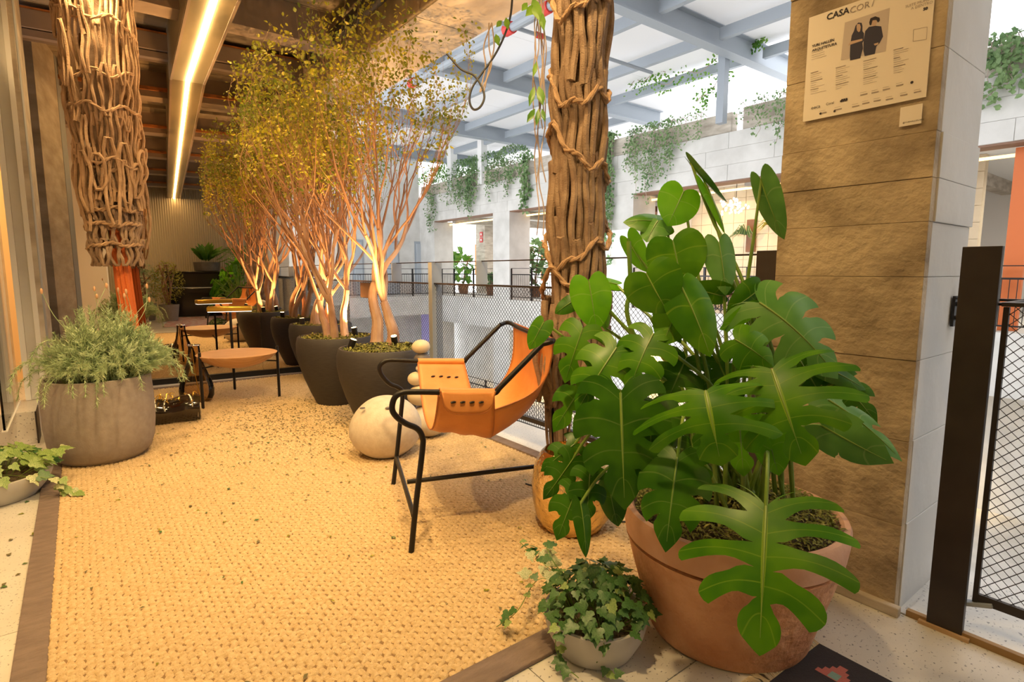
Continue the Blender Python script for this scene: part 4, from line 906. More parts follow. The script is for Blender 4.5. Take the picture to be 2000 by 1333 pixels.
# ------------------------------------------------------------------ ivy bowls
def ivymesh(nm, m, var):
    r = random.Random(var); pts = [(0, 0), (.20, -.12), (.42, -.05), (.50, .16), (.34, .30), (.40, .52), (.20, .58), (0, 1.0), (-.20, .58), (-.40, .52), (-.34, .30), (-.50, .16), (-.42, -.05), (-.20, -.12)]
    mb = MB(); cn = (0, .35, .0); vs = [cn]+[(x, y, -.22*(x*x)-.12*(y-.35)**2+(-.03 if i in (1, 4, 6, 8, 10, 13) else .0)+r.uniform(-.02, .02)) for i, (x, y) in enumerate(pts)]
    n = len(pts); mb.add(vs, [(0, i+1, (i+1) % n+1) for i in range(n)]); return mb.mesh(nm, Vector((0, 0, 0)), m, True)
IV = {k: [ivymesh('ivy_leaf', M[k], v) for v in (1, 2, 3)] for k in ('ivy', 'ivy_pale', 'ivy_var')}
def ivybowl(c, R_, H_, lab, n, seed, kinds, trails, size):
    r = random.Random(seed); c = Vector(c); t = thing('ivy_bowl', c, lab, 'potted plant')
    MB().lathe([(R_*.62, 0), (R_*.75, .004), (R_*.93, H_*.5), (R_*1.0, H_*.86), (R_*1.0, H_), (R_*.93, H_), (R_*.90, H_*.8), (0, H_*.8)], c, 56).build('bowl', M['bowl'], t)
    MB().lathe([(R_*.9, H_*.82), (R_*.5, H_*.95), (0, H_)], c, 30, .03).build('soil', M['soil'], t)
    st = MB()
    def leaf(p, out):
        k = r.choices(kinds[0], kinds[1])[0]; me = r.choice(IV[k]); s_ = size*r.uniform(.75, 1.25)
        nrm = (Vector(out)*.75+V(0, 0, 1)+V(r.gauss(0, .3), r.gauss(0, .3), 0)+(O-p).normalized()*.55).normalized()
        d = Vector(out)+V(r.gauss(0, .6), r.gauss(0, .6), -.5); d = (d-nrm*d.dot(nrm)).normalized(); X = d.cross(nrm)
        mt = Matrix((X*s_, d*s_, nrm*s_)).transposed().to_4x4(); mt.translation = p-c
        inst(me, 'ivy_leaf', t, mt)
    for k in range(n):
        a = r.uniform(0, 2*pi); q = R_*1.05*math.sqrt(r.random()); p = c+V(q*math.cos(a), q*math.sin(a), H_+.03+.09*(1-(q/R_)**2)+r.uniform(-.02, .03))
        st.tube([c+V(q*.6*math.cos(a), q*.6*math.sin(a), H_*.85), p], .0012, 3); leaf(p, (math.cos(a), math.sin(a), 0))
    for (pts, nl) in trails:
        sp_ = smoothpath([c+V(0, 0, H_)]+[Vector(p) for p in pts], 6); st.tube(sp_, .0016, 4)
        for k in range(nl):
            i = int(len(sp_)*(.3+.7*k/nl)); i = min(i, len(sp_)-1); p = sp_[i]+V(r.uniform(-.02, .02), r.uniform(-.02, .02), .012); leaf(p, (p-c).normalized()*.6)
    st.build('vines', M['petiole'], t, kind='stuff')
bc = PZ(1163, 1192, .12); bc = Vector((bc.x, bc.y, 0))
ivybowl(bc, .165, .125, 'pale grey clay bowl of dark green ivy at the foot of the terracotta pot', 215, 4, (('ivy', 'ivy_pale'), (8, 1)),
        [([PZ(1060, 1130, .14), PZ(1010, 1195, .10), PZ(970, 1225, .03)], 8), ([PZ(1060, 1100, .18), PZ(1040, 1080, .2), PZ(1015, 1060, .2)], 8), ([PZ(1090, 1240, .12), PZ(1095, 1290, .03), PZ(1130, 1325, .02)], 6),
         ([PZ(1180, 1260, .12), PZ(1175, 1300, .02), PZ(1195, 1320, .02)], 8), ([PZ(1090, 1110, .22), PZ(1070, 1075, .25), PZ(1065, 1060, .22)], 4)], .036)
t = thing('variegated_ivy_sprig', PZ(1060, 1100, .2), 'cream edged ivy sprig spilling at the back left of the right hand ivy bowl', 'plant'); r = random.Random(6); c0 = t.location.copy()
MB().tube([c0, bc+V(0, 0, .12)], .0015, 4).build('stem', M['petiole'], t)
for k in range(14):
    s_ = .04*r.uniform(.8, 1.2); p = PZ(r.uniform(1025, 1095), r.uniform(1065, 1130), .2+r.uniform(-.01, .02)); nrm = ((O-p).normalized()+V(r.gauss(0, .3), r.gauss(0, .3), .6)).normalized(); d = V(r.gauss(0, 1), r.gauss(0, 1), -.6); d = (d-nrm*d.dot(nrm)).normalized(); X = d.cross(nrm)
    mt = Matrix((X*s_, d*s_, nrm*s_)).transposed().to_4x4(); mt.translation = p-c0; inst(IV['ivy_var'][k % 3], 'ivy_leaf', t, mt)
bl = Vector((-.455, 3.97, 0))
ivybowl(bl, .27, .13, 'shallow grey bowl of pale green ivy on the floor at the left edge', 150, 9, (('ivy_pale', 'ivy', 'ivy_var'), (7, 1, 1)),
        [([PZ(95, 935, .12), PZ(125, 955, .05), PZ(155, 965, .02)], 9), ([PZ(80, 900, .2), PZ(105, 880, .22), PZ(122, 878, .2)], 6)], .062)
# ------------------------------------------------------------------ round table with tall lamp leg
tc_ = Vector((1.10, 5.52, 0)); T = thing('round_table', tc_, 'low round turned wood table on three black legs with a brass bar lamp', 'table')
MB().lathe([(.03, .335), (.10, .338), (.20, .365), (.285, .41), (.325, .447), (.335, .462), (.325, .466), (.29, .458), (.15, .452), (0, .452)], tc_, 64).build('tabletop', M['wood'], T)
legs = [Vector((.785, 5.36, 0)), Vector((1.425, 5.47, 0)), Vector((1.12, 5.98, 0))]
legs[1] = PZ(546, 778, 0); legs[0] = PZ(397, 801, 0); legs[2] = PZ(459, 764, 0)
cen = (legs[0]+legs[1]+legs[2])/3
for i, p in enumerate(legs):
    h = .50 if i < 2 else .80
    MB().tube([p+V(0, 0, .004), p+V(0, 0, h)], .0125, 8).build('leg', M['steel_black'], T)
    MB().tube([p+V(0, 0, 0.0), p+V(0, 0, .008)], .032, 14).build('foot_disc', M['steel_black'], T)
    MB().tube([p+V(0, 0, .36), cen+V(0, 0, .375)], .007, 6).build('cross_strut', M['steel_black'], T)
lp = [PL(407, 610, legs[2], (.0, 1, 0)), PL(494, 612, legs[2], (0, 1, 0))]
bm = Vector((legs[2].x, legs[2].y, .845)); bd = Vector((lp[1].x-lp[0].x, -.1, 0)).normalized(); hw = (lp[1]-lp[0]).length/2
MB().beam(bm-bd*hw+V(0, 0, -.015), bm+bd*hw+V(0, 0, -.015), .12, .05).build('lamp_bar', M['brass'], T, label='satin brass bar lamp head', bevel=.012)
MB().beam(bm-bd*hw*.96+V(0, 0, -.042), bm+bd*hw*.96+V(0, 0, -.042), .09, .006).build('lamp_diffuser', M['win'], T)
# ------------------------------------------------------------------ smoked bottle, lacquer log with brass hooks
bt = PZ(386, 786, 0)
t = thing('smoked_glass_bottle', bt, 'tall smoked glass demijohn with narrow neck behind the black hooked log', 'bottle')
MB().lathe([(0, 0), (.08, 0), (.115, .01), (.14, .06), (.145, .12), (.13, .19), (.10, .27), (.068, .36), (.05, .46), (.045, .53)], bt, 48).build('body', M['smoke'], t)
MB().tube([bt+V(.0475*math.cos(k*pi/12), .0475*math.sin(k*pi/12), .53) for k in range(24)], .006, 6, closed=True).build('neck_rim', M['chrome'], t)
MB().tube([bt+V(-.02, -.02, .5), bt+V(-.01, -.05, .25), bt+V(.02, -.06, .03)], .004, 5).build('inner_rod', M['brass'], t)
e0 = PZ(388, 797, .105); e1 = e0+V(-.75, .12, 0)
t = thing('lacquered_log', (e0.x, e0.y, 0), 'glossy black brown log shaped piece studded with brass hooks, beside the grey planter', 'ornament')
ax = (e1-e0).normalized(); r = random.Random(2); pts = [e0.lerp(e1, i/12)+V(0, 0, .01*math.sin(i*1.3)) for i in range(13)]
MB().tube(smoothpath(pts, 2), [.104+.006*math.sin(i*.8) for i in range(25)], 28).build('log_body', M['lacquer'], t)
MB().tube([e0-ax*.012, e0+ax*.002], .088, 26).build('end_ring', M['lacquer'], t); MB().tube([e0-ax*.016, e0-ax*.008], .045, 20).build('end_disc', M['stone_warm'], t, label='pale round end disc')
sdv = ax.cross(V(0, 0, 1))
for i in range(26):
    u = r.uniform(.03, .45); an = r.uniform(-.9, .9); nrm = V(0, 0, 1)*math.cos(an)+sdv*math.sin(an); p = e0.lerp(e1, u)+nrm*.104; q = rdir(r, 0); q = (q-nrm*q.dot(nrm)).normalized()
    MB().tube(smoothpath([p, p+nrm*.026, p+nrm*.036+q*.012, p+nrm*.024+q*.028], 3), .0036, 5).build('brass_hook', M['brass'], t)
# ------------------------------------------------------------------ stones
pf = Vector((1.52, 3.32, 0)); t = thing('stone_pouf', pf, 'big pale boulder shaped stoneware pouf with two small holes, before the pots', 'pouf')
MB().blob(pf+V(0, 0, .195), .232, .215, .205, 48, 28, .035, 3).build('body', M['stone_cream'], t)
for (x_, y_) in ((708, 796), (757, 778)):
    p = PL(x_, y_, pf+V(-.1, -.1, 0), (.55, .8, 0)); p.z = .355; MB().blob(p, .018, .014, .006, 14, 6).build('hole', M['stone_dark'], t)
cb = PZ(838, 864, 0); cb = Vector((1.93, 3.52, 0))
MBk = MB().lathe([(.09, 0), (.09, .012), (0, .012)], cb, 24); solo('base_plate', MBk, M['steel_black'], 'thin black round plate under the stone cairn', 'plate')
def PX(x, y): return PL(x, y, cb, (.609, .793, 0))
specs = [((838, 832), .145, .115, 'stone_cream', 'large pale bottom stone of the cairn, behind the pouf'), ((822, 783), .098, .075, 'stone_warm', 'second sand coloured stone from the bottom of the cairn'),
         ((813, 746), .062, .050, 'stone_warm', 'third small golden stone of the cairn, half hidden by leather'), ((824, 718), .045, .030, 'stone_cream', 'fourth tiny pale stone of the cairn'),
         ((824, 691), .060, .042, 'stone_dark', 'dark grey stone second from the top of the cairn'), ((822, 664), .066, .050, 'stone_warm', 'polished cream stone crowning the cairn')]
zb_ = .012
for (q, rx, rz, m, lab) in specs:
    p = PX(*q); hgt = rz; c = Vector((p.x, p.y, zb_+rz)); top = zb_+2*rz
    solo('cairn_stone', MB().blob(c, rx, rx*.92, rz, 36, 20, .02, int(q[0])), M[m], lab, 'stone', 'stacked stones of the cairn')
    zb_ = top-.004
# ------------------------------------------------------------------ sling chair
fA = PZ(803, 1085); fB = PZ(768, 951); bdir = Vector((.949, -.314, 0)); nP = Vector((.314, .949, 0)); wv_ = fB-fA
CH = thing('sling_chair', fA, 'black tube frame armchair with orange leather sling, beside the rope trunk', 'chair')
def A_(x, y): return PL(x, y, fA, nP)
def B_(x, y): return PL(x, y, fB, nP)
topB = B_(977, 635); armB1 = B_(905, 707); armA1 = A_(966, 768)
dB = topB-armB1; topA = armA1+dB
sideA = [A_(*q) for q in ((803, 1085), (812, 990), (825, 880), (825, 855), (815, 838), (793, 828), (775, 815), (766, 800), (770, 779), (784, 768), (811, 766), (870, 767), (940, 768))]+[armA1, armA1.lerp(topA, .12), armA1.lerp(topA, .5), topA]
sideB = [B_(*q) for q in ((768, 951), (776, 880), (784, 800), (786, 768), (777, 757), (761, 750), (746, 734), (741, 718), (750, 707), (766, 704), (815, 706), (880, 707))]+[armB1, armB1.lerp(topB, .12), armB1.lerp(topB, .5), topB]
for s_ in (sideA, sideB): s_[0].z = .002
tb = [topB, topB+bdir*.05+V(0, 0, .012), topB.lerp(topA, .2)+bdir*.07, topB.lerp(topA, .8)+bdir*.07, topA+bdir*.05+V(0, 0, .012), topA]
MB().tube(smoothpath(sideA, 5), .0125, 12).build('side_frame', M['steel_black'], CH)
MB().tube(smoothpath(sideB, 5), .0125, 12).build('side_frame', M['steel_black'], CH)
MB().tube(smoothpath(tb, 4), .0125, 12).build('back_rail', M['steel_black'], CH)
gA = A_(808, 1008); gB = B_(774, 893); mid = gA.lerp(gB, .5); mid = PL(795, 942, gA.lerp(gB, .5), bdir)
MB().tube([gA, gB], .011, 10).build('front_stretcher', M['steel_black'], CH)
rear = mid+bdir*.74; rear.z = mid.z
MB().tube([mid, rear], .011, 10).build('long_stretcher', M['steel_black'], CH)
tp = topA.lerp(topB, .5)+bdir*.07; q = Vector((rear.x, rear.y, 0))+bdir*.03
MB().tube(smoothpath([q+V(0, 0, .002), rear+bdir*.0, rear+V(0, 0, .35)-bdir*.01, tp], 5), .0125, 10).build('rear_leg', M['steel_black'], CH)
# sling seat: hangs between the two arms
sB0, sB1 = B_(816, 707), B_(905, 707); sA0, sA1 = A_(858, 767), A_(964, 768)
rows = []; NU, NV_ = 14, 26; sag = .27
def seatp(u, v):
    p = sB0.lerp(sB1, u).lerp(sA0.lerp(sA1, u), v); s_ = (1-abs(2*v-1)**2.3)
    return p+V(0, 0, .012)+V(0, 0, -1)*(sag+.05*u)*s_ + bdir*(.05*u*s_) + V(0, 0, .004*math.sin(u*17+v*3)*math.sin(v*pi))
for i in range(NU+1): rows.append([seatp(i/NU, j/NV_) for j in range(NV_+1)])
def sheet(rows, name, label=None):
    o = MB().grid(rows).build(name, M['leather'], CH, True, label=label); s_ = o.modifiers.new('s', 'SOLIDIFY'); s_.thickness = .005; s_.offset = 0; return o
sheet(rows, 'seat')
rows = []
for i in range(19):
    u = i/18; row = []
    for j in range(NV_+1):
        v = j/NV_; e_ = seatp(1, .20+.72*v); tpt = topB.lerp(topA, .06+.88*v)+bdir*.07+V(0, 0, .014)
        p = tpt.lerp(e_, u); bow = math.sin(u*pi)*(.08+.03*math.sin(v*pi)); row.append(p+bdir*bow*1.0-V(0, 0, bow*.7))
    rows.append(row)
sheet(rows, 'backrest')
for e in (rows[0], [r_[0] for r_ in rows], [r_[-1] for r_ in rows]): MB().tube(e, .0045, 6).build('piping', M['leather_edge'], CH)
MB().tube([seatp(0, j/NV_) for j in range(NV_+1)], .0045, 6).build('piping', M['leather_edge'], CH)
MB().tube([seatp(1, j/NV_) for j in range(NV_+1)], .004, 6).build('seam', M['leather_edge'], CH)
for (p0, p1, nm_, sg) in ((sA0, sA1, 'A', 1), (sB0, sB1, 'B', -1)):
    rows = []; dn = V(0, 0, -1); outw = -nP if sg > 0 else nP
    for i in range(7):
        v = i/6; row = []
        for j in range(15):
            u = j/14; w_ = math.sqrt(max(0, 1-(2*u-1)**4)); row.append(p0.lerp(p1, u)+outw*.016*math.cos(v*.2)+V(0, 0, .016)+dn*(.098*v*w_+.006)+outw*.008*math.sin(v*2))
        rows.append(row)
    if sg > 0:
        sheet(rows, 'stitched_flap'); MB().tube(rows[-1], .004, 6).build('piping', M['leather_edge'], CH)
    for k in range(4):
        if sg > 0: q = p0.lerp(p1, .22+.17*k)+outw*.030+dn*.035
        else: q = seatp(.28+.16*k, .075)+V(0, 0, .006)
        MB().blob(q, .014, .006, .005, 10, 6).build('lace_stitch', M['steel_black'], CH)
    rl = MB()
    rl.tube([p0+V(0, 0, 0), p1+V(0, 0, 0)], .0195, 14); rl.build('arm_wrap', M['leather'], CH)
# ------------------------------------------------------------------ terracotta pot with monstera
TP = Vector((1.655, .955, 0))
TP = PZ(1428, 990, .42); TP = Vector((TP.x, TP.y, 0))
mon = thing('monstera_plant', TP, 'big monstera with split glossy leaves in a wide terracotta pot in front of the column', 'potted plant')
prof = [(.245, 0), (.262, .004), (.272, .02), (.305, .14), (.335, .24), (.352, .31), (.358, .318), (.360, .33), (.366, .37), (.368, .41), (.362, .422), (.345, .424), (.335, .415), (.328, .37), (0, .37)]
prof = [(q_*.95, z_) for q_, z_ in prof]
MB().lathe(prof[:7], TP, 96, .004).build('pot', M['terracotta'], mon)
MB().lathe([(.28, .318)]+prof[7:14], TP, 96, .003).build('pot_rim', M['terra_rim'], mon, label='paler thick terracotta rim')
r = random.Random(12); rows = []
for i in range(10):
    q = .316*i/9; rows.append([TP+V(q*math.cos(a*pi/20), q*math.sin(a*pi/20), .395+.06*(1-(i/9)**2)*(1+.3*math.sin(a*.7))+r.uniform(-.008, .008)) for a in range(41)])
MB().grid(rows).build('soil', M['soil'], mon); ms = MB()
for k in range(4200):
    q = .312*math.sqrt(r.random()); a = r.uniform(0, 2*pi); L_ = r.uniform(.01, .03); z_ = .40+.06*(1-(q/.334)**2)
    leafcard(ms, TP+V(q*math.cos(a), q*math.sin(a), z_+r.uniform(-.005, .02)), (r.gauss(0, 1), r.gauss(0, 1), r.uniform(0, .9)), (0, 0, 1), L_, L_*.35)
ms.build('moss', M['moss'], mon, kind='stuff')
HEART = [(0, 0), (.22, -.13), (.55, -.19), (.84, -.08), (.99, .14), (.97, .38), (.80, .62), (.52, .82), (.22, .95), (0, 1.02)]
WIDE = [(0, 0), (.26, -.15), (.62, -.20), (.90, -.08), (1.02, .12), (1.04, .36), (.91, .58), (.62, .79), (.27, .94), (0, 1.07)]
def mleaf(bx, by, db, tx, ty, dt, wpx, kind='split', m='mon', roll=0, droop=.12, cup=.25, nl=5, seed=0, lift=0, stem=True, gap=.30, sbase=None, r0=.38):
    r = random.Random(seed+int(bx)*7+int(by)); B = PD(bx, by, db); Tt = PD(tx, ty, dt); A = Tt-B; Lg = A.length; A.normalize()
    view = (O-(B+Tt)/2).normalized(); N_ = view+V(0, 0, lift); N_ = (N_-A*N_.dot(A)).normalized(); N_ = Quaternion(A, math.radians(roll)) @ N_; Sd = A.cross(N_)
    Wd = wpx*(db+dt)/2/FPX/2            # half width
    def mid(s): return B+A*Lg*s+N_*(4*droop*Lg*s*(1-s)*.6)
    mb = MB(); NR = 9
    # lobes start at points along the midrib; rays fan from backwards (base) to forwards (tip)
    for side in (1, -1):
        def pt(s, rad):
            # s: ray index 0 (base lobe) .. 1 (tip); rays leave the midrib and end on a cordate outline
            s = max(0., min(1., s)); T_ = HEART if kind == 'heart' else WIDE; f_ = s*(len(T_)-1); i_ = min(int(f_), len(T_)-2); u_ = f_-i_
            p0, p1, p2, p3 = T_[max(i_-1, 0)], T_[i_], T_[i_+1], T_[min(i_+2, len(T_)-1)]
            cr_ = lambda k: .5*(2*p1[k]+(p2[k]-p0[k])*u_+(2*p0[k]-5*p1[k]+4*p2[k]-p3[k])*u_*u_+(3*p1[k]-3*p2[k]+p3[k]-p0[k])*u_**3)
            ex, ey = side*max(0, cr_(0))*Wd, cr_(1)*Lg
            oy = (.90*max(0, (s-.22)/.78)**1.1)*Lg
            x = ex*rad; y = oy+(ey-oy)*rad - Lg*.05*math.sin(rad*pi)*(1 if s > .3 else s/.3)*(s < .97)
            k = abs(x)/max(Wd, 1e-4); f = y/Lg
            n = -cup*Wd*k**1.7 + .03*Wd*math.sin(9*f+side+r_ph)*k - droop*Lg*(max(0, f))**2*.9 + 4*droop*Lg*.22*f*(1-f)
            return B+A*y*(1-.15*droop*f)+Sd*x+N_*n
        r_ph = r.uniform(0, 6)
        if kind == 'heart': bounds = [i/3 for i in range(4)]
        else: bounds = [0, .20]+[.20+.80*(i+1)/nl*1.0 for i in range(nl)]; bounds = [b if b in (0, .20) or b > .99 else b+r.uniform(-.02, .02) for b in bounds]; bounds[-1] = 1
        for li in range(len(bounds)-1):
            s0_, s1_ = bounds[li], bounds[li+1]; sc_, hw_ = (s0_+s1_)/2, (s1_-s0_)/2
            g = 0 if kind == 'heart' else min(.66, gap*1.05)*r.uniform(.85, 1.15); rr0 = r0+r.uniform(-.07, .07); tipk = .55
            rows = []; uvs = []; NC = 6
            for i in range(NR+1):
                rad = i/NR; rad_ = rad
                t_ = max(0, (rad-rr0)/(1-rr0)); wL = 1-g*min(1, t_*3.5)**.5; lsh = .16*t_**4 if kind != 'heart' else 0
                row = []; ur = []
                for j in range(NC+1):
                    q = -1+2*j/NC; qq = q
                    lo = wL-lsh*2 if (li > 0 or q > 0) else 1; hi = wL if (li < len(bounds)-2 or q < 0) else 1
                    w_ = lo if q < 0 else hi
                    ss = sc_+hw_*q*w_
                    edge = 1-((.10*((1-q)/2)**2+.03*max(0, q)**4)*t_ if kind != 'heart' else 0)
                    row.append(pt(ss, rad_*edge)); ur.append((.5+.5*q*(hw_/max(.09, hw_)) if li < len(bounds)-2 or kind == 'heart' else .5+.5*q, rad))
                rows.append(row); uvs += ur
            mb.grid(rows); mb.uv += uvs
    lf = mb.build('leaf', M[m], mon, True)
    MBm = MB(); mp_ = []
    for i in range(9):
        f = i/8*.95; n = -droop*Lg*f**2*.9+4*droop*Lg*.22*f*(1-f)+.0012; mp_.append(B+A*Lg*f*(1-.15*droop*f)+N_*n)
    MBm.tube(mp_, [.0034*(1-.85*i/8)*max(.6, min(1.3, Lg/.25)) for i in range(9)], 6).build('midrib', M['petiole'], lf)
    if stem:
        ba = sbase or (r.uniform(-.16, .16), r.uniform(-.16, .16)); b0 = TP+V(ba[0], ba[1], .40)
        c1 = b0.lerp(B, .35)+V(0, 0, .12+.1*abs(B.z-b0.z)); c2 = b0.lerp(B, .8)+V(0, 0, .06)
        if B.z < .75: c1.z = max(c1.z, .62); c2.z = max(c2.z, B.z+.1)
        MB().tube(smoothpath([b0, c1, c2, B-N_*.004], 6), [.0075]*6+[.006]*6+[.0048]*7, 8).build('petiole', M['petiole'], mon)
# young heart shaped leaves at the top
mleaf(1335, 374, 1.95, 1305, 440, 1.93, 86, 'heart', 'mon_young', -10, .05, .12, sbase=(.05, .1))
mleaf(1348, 318, 1.98, 1416, 398, 1.95, 44, 'heart', 'mon_blue', 72, .05, .2)
mleaf(1375, 358, 1.95, 1420, 455, 1.92, 44, 'heart', 'mon_young', -70, .05, .2)
mleaf(1486, 350, 1.90, 1527, 468, 1.88, 62, 'heart', 'mon_blue', 35, .06, .2)
mleaf(1302, 436, 2.0, 1219, 426, 2.0, 60, 'heart', 'mon', 48, .15, .3)
mleaf(1285, 432, 1.98, 1262, 470, 1.95, 62, 'heart', 'mon_blue', 30, .1, .4)
mleaf(1226, 466, 1.95, 1262, 532, 1.93, 58, 'heart', 'mon_young', 42, .05, .15)
mleaf(1314, 470, 1.80, 1334, 563, 1.78, 118, 'heart', 'mon', 5, .08, .18)
mleaf(1404, 474, 1.78, 1420, 575, 1.75, 66, 'heart', 'mon_blue', -28, .06, .2)
mleaf(1262, 534, 1.68, 1304, 612, 1.66, 120, 'heart', 'mon', 10, .12, .25)
mleaf(1415, 578, 1.78, 1342, 562, 1.76, 56, 'heart', 'mon', -30, .15, .2)
mleaf(1338, 578, 1.72, 1292, 672, 1.68, 98, 'heart', 'mon', 14, .08, .2)
mleaf(1332, 562, 1.66, 1392, 694, 1.60, 92, 'heart', 'mon', -18, .12, .3)
mleaf(1436, 664, 1.60, 1514, 712, 1.56, 92, 'split', 'mon', -20, .2, .3, nl=3, gap=.18, r0=.7)
mleaf(1482, 566, 1.74, 1424, 610, 1.72, 62, 'heart', 'mon', -30, .1, .3)
mleaf(1472, 606, 1.70, 1408, 645, 1.68, 46, 'heart', 'mon_young', -45, .05, .2)
mleaf(1150, 550, 1.90, 1166, 645, 1.87, 82, 'heart', 'mon_young', -5, .05, .15, sbase=(-.1, .1))
mleaf(1205, 556, 2.05, 1150, 545, 2.05, 34, 'heart', 'mon_young', 50, .05, .15)
mleaf(1062, 630, 1.85, 1034, 682, 1.83, 46, 'heart', 'mon', 20, .05, .15, sbase=(-.15, .1))
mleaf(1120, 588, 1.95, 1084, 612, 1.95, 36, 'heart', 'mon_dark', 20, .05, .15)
mleaf(1180, 600, 1.95, 1184, 645, 1.93, 40, 'heart', 'mon_young', -50, .05, .2)
# big split leaves
mleaf(1484, 592, 1.66, 1650, 722, 1.55, 175, 'split', 'mon_blue', -28, .22, .35, nl=4, gap=.26)
mleaf(1508, 722, 1.48, 1566, 890, 1.34, 300, 'split', 'mon', 0, .22, .32, nl=5, gap=.48, r0=.32)
mleaf(1378, 764, 1.46, 1405, 893, 1.36, 320, 'split', 'mon', 0, .30, .45, nl=4, gap=.56, r0=.28)
mleaf(1496, 990, 1.34, 1484, 1262, 1.18, 335, 'split', 'mon', 0, .10, .18, nl=5, gap=.44, r0=.24, sbase=(0, -.1))
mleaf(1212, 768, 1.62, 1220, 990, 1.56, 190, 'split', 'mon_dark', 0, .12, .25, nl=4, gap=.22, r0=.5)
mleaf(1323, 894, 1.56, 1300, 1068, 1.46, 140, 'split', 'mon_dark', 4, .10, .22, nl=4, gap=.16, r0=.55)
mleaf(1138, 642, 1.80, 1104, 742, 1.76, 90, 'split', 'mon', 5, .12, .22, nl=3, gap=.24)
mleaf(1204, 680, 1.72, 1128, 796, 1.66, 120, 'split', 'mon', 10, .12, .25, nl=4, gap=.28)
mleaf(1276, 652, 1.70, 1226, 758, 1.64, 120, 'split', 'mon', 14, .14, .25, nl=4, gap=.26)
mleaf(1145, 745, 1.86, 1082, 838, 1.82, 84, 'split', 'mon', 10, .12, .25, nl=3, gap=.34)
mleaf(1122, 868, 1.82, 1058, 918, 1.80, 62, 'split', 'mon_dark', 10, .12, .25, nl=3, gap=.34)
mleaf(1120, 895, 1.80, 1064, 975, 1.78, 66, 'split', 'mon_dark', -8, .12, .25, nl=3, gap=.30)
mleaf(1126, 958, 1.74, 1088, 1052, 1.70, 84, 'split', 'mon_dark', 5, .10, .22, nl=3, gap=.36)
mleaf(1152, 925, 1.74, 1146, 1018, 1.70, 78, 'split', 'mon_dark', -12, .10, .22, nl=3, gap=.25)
mleaf(1134, 985, 1.70, 1148, 1090, 1.66, 40, 'heart', 'mon_dark', -30, .08, .2)
mleaf(1618, 782, 1.62, 1768, 888, 1.52, 84, 'split', 'mon_blue', -45, .12, .3, nl=3, gap=.2)
mleaf(1606, 832, 1.56, 1742, 908, 1.48, 92, 'split', 'mon_blue', 10, .15, .2, nl=2, gap=.1, r0=.8)
mleaf(1640, 742, 1.72, 1714, 824, 1.66, 74, 'split', 'mon_dark', -20, .1, .2, nl=3, gap=.3)
mleaf(1596, 712, 1.72, 1696, 758, 1.68, 50, 'heart', 'mon_dark', -40, .1, .3)
mleaf(1442, 802, 1.60, 1452, 925, 1.55, 130, 'split', 'mon_young', 0, .1, .2, nl=4, gap=.22)
mleaf(1500, 850, 1.58, 1520, 930, 1.55, 70, 'heart', 'mon_young', 10, .1, .2)
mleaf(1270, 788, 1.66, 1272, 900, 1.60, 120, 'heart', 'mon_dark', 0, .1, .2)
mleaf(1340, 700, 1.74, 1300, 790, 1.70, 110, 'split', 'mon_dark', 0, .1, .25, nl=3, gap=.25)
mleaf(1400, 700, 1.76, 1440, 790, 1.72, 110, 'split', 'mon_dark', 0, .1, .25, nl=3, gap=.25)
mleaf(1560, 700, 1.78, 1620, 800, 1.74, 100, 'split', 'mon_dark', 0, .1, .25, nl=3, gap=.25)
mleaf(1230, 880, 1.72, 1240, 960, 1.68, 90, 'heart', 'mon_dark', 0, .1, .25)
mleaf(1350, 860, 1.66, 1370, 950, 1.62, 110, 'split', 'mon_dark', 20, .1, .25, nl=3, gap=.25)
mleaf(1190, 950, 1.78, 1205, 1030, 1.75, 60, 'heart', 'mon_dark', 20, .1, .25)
for (pts) in (((1460, 990), (1440, 900), (1400, 760), (1345, 640)), ((1290, 770), (1240, 660), (1232, 560), (1228, 472)), ((1420, 900), (1360, 780), (1310, 690), (1272, 620))):
    P_ = [PD(x, y, 1.88) for x, y in pts]; P_[0] = TP+V(.05, .05, .42)
    MB().tube(smoothpath(P_, 6), .008, 8).build('petiole', M['petiole'], mon)
# ------------------------------------------------------------------ kilim at the lower right
kt = thing('kilim_rug', PZ(1640, 1310), 'small black kilim with coral and seafoam stepped motifs at the bottom right corner', 'rug')
ka = PZ(1600, 1262); kb = PZ(1548, 1333); kd = PZ(1735, 1333)
ux = (kd-ka).normalized(); ux = Vector((.0, -1, 0))*.0+ux; uy = (kb-ka).normalized(); uy = (uy-ux*uy.dot(ux)).normalized()
def K(u, v, z=0): return ka+ux*u+uy*v+V(0, 0, z)
def kbox(u0, u1, v0, v1, z1, nm, m): return MB().add([K(u, v, z) for u in (u0, u1) for v in (v0, v1) for z in (.001, z1)], [(0, 1, 3, 2), (4, 6, 7, 5), (0, 4, 5, 1), (2, 3, 7, 6), (0, 2, 6, 4), (1, 5, 7, 3)]).build(nm, M[m], kt, False)
kbox(0, .62, 0, 1.1, .008, 'field', 'kilim_black')
for (cu, cv, m) in ((.10, .10, 'kilim_red'), (.22, .12, 'kilim_red'), (.12, .26, 'kilim_red'), (.30, .26, 'kilim_red'), (.2, .42, 'kilim_red'), (.40, .14, 'kilim_red')):
    for i in range(4):
        w_ = .012+.012*i; z_ = .0086+.0001*i
        MB().add([K(cu-w_, cv-.045+.02*i, z_), K(cu+w_, cv-.045+.02*i, z_), K(cu+w_, cv-.025+.02*i, z_), K(cu-w_, cv-.025+.02*i, z_)], [(0, 1, 2, 3)]).build('motif', M['kilim_red'], kt, False)
    MB().add([K(cu-.014, cv-.0, .0094), K(cu+.014, cv-.0, .0094), K(cu+.014, cv+.032, .0094), K(cu-.014, cv+.032, .0094)], [(0, 1, 2, 3)]).build('motif', M['kilim_blue'], kt, False)
fr2 = MB(); r = random.Random(4)
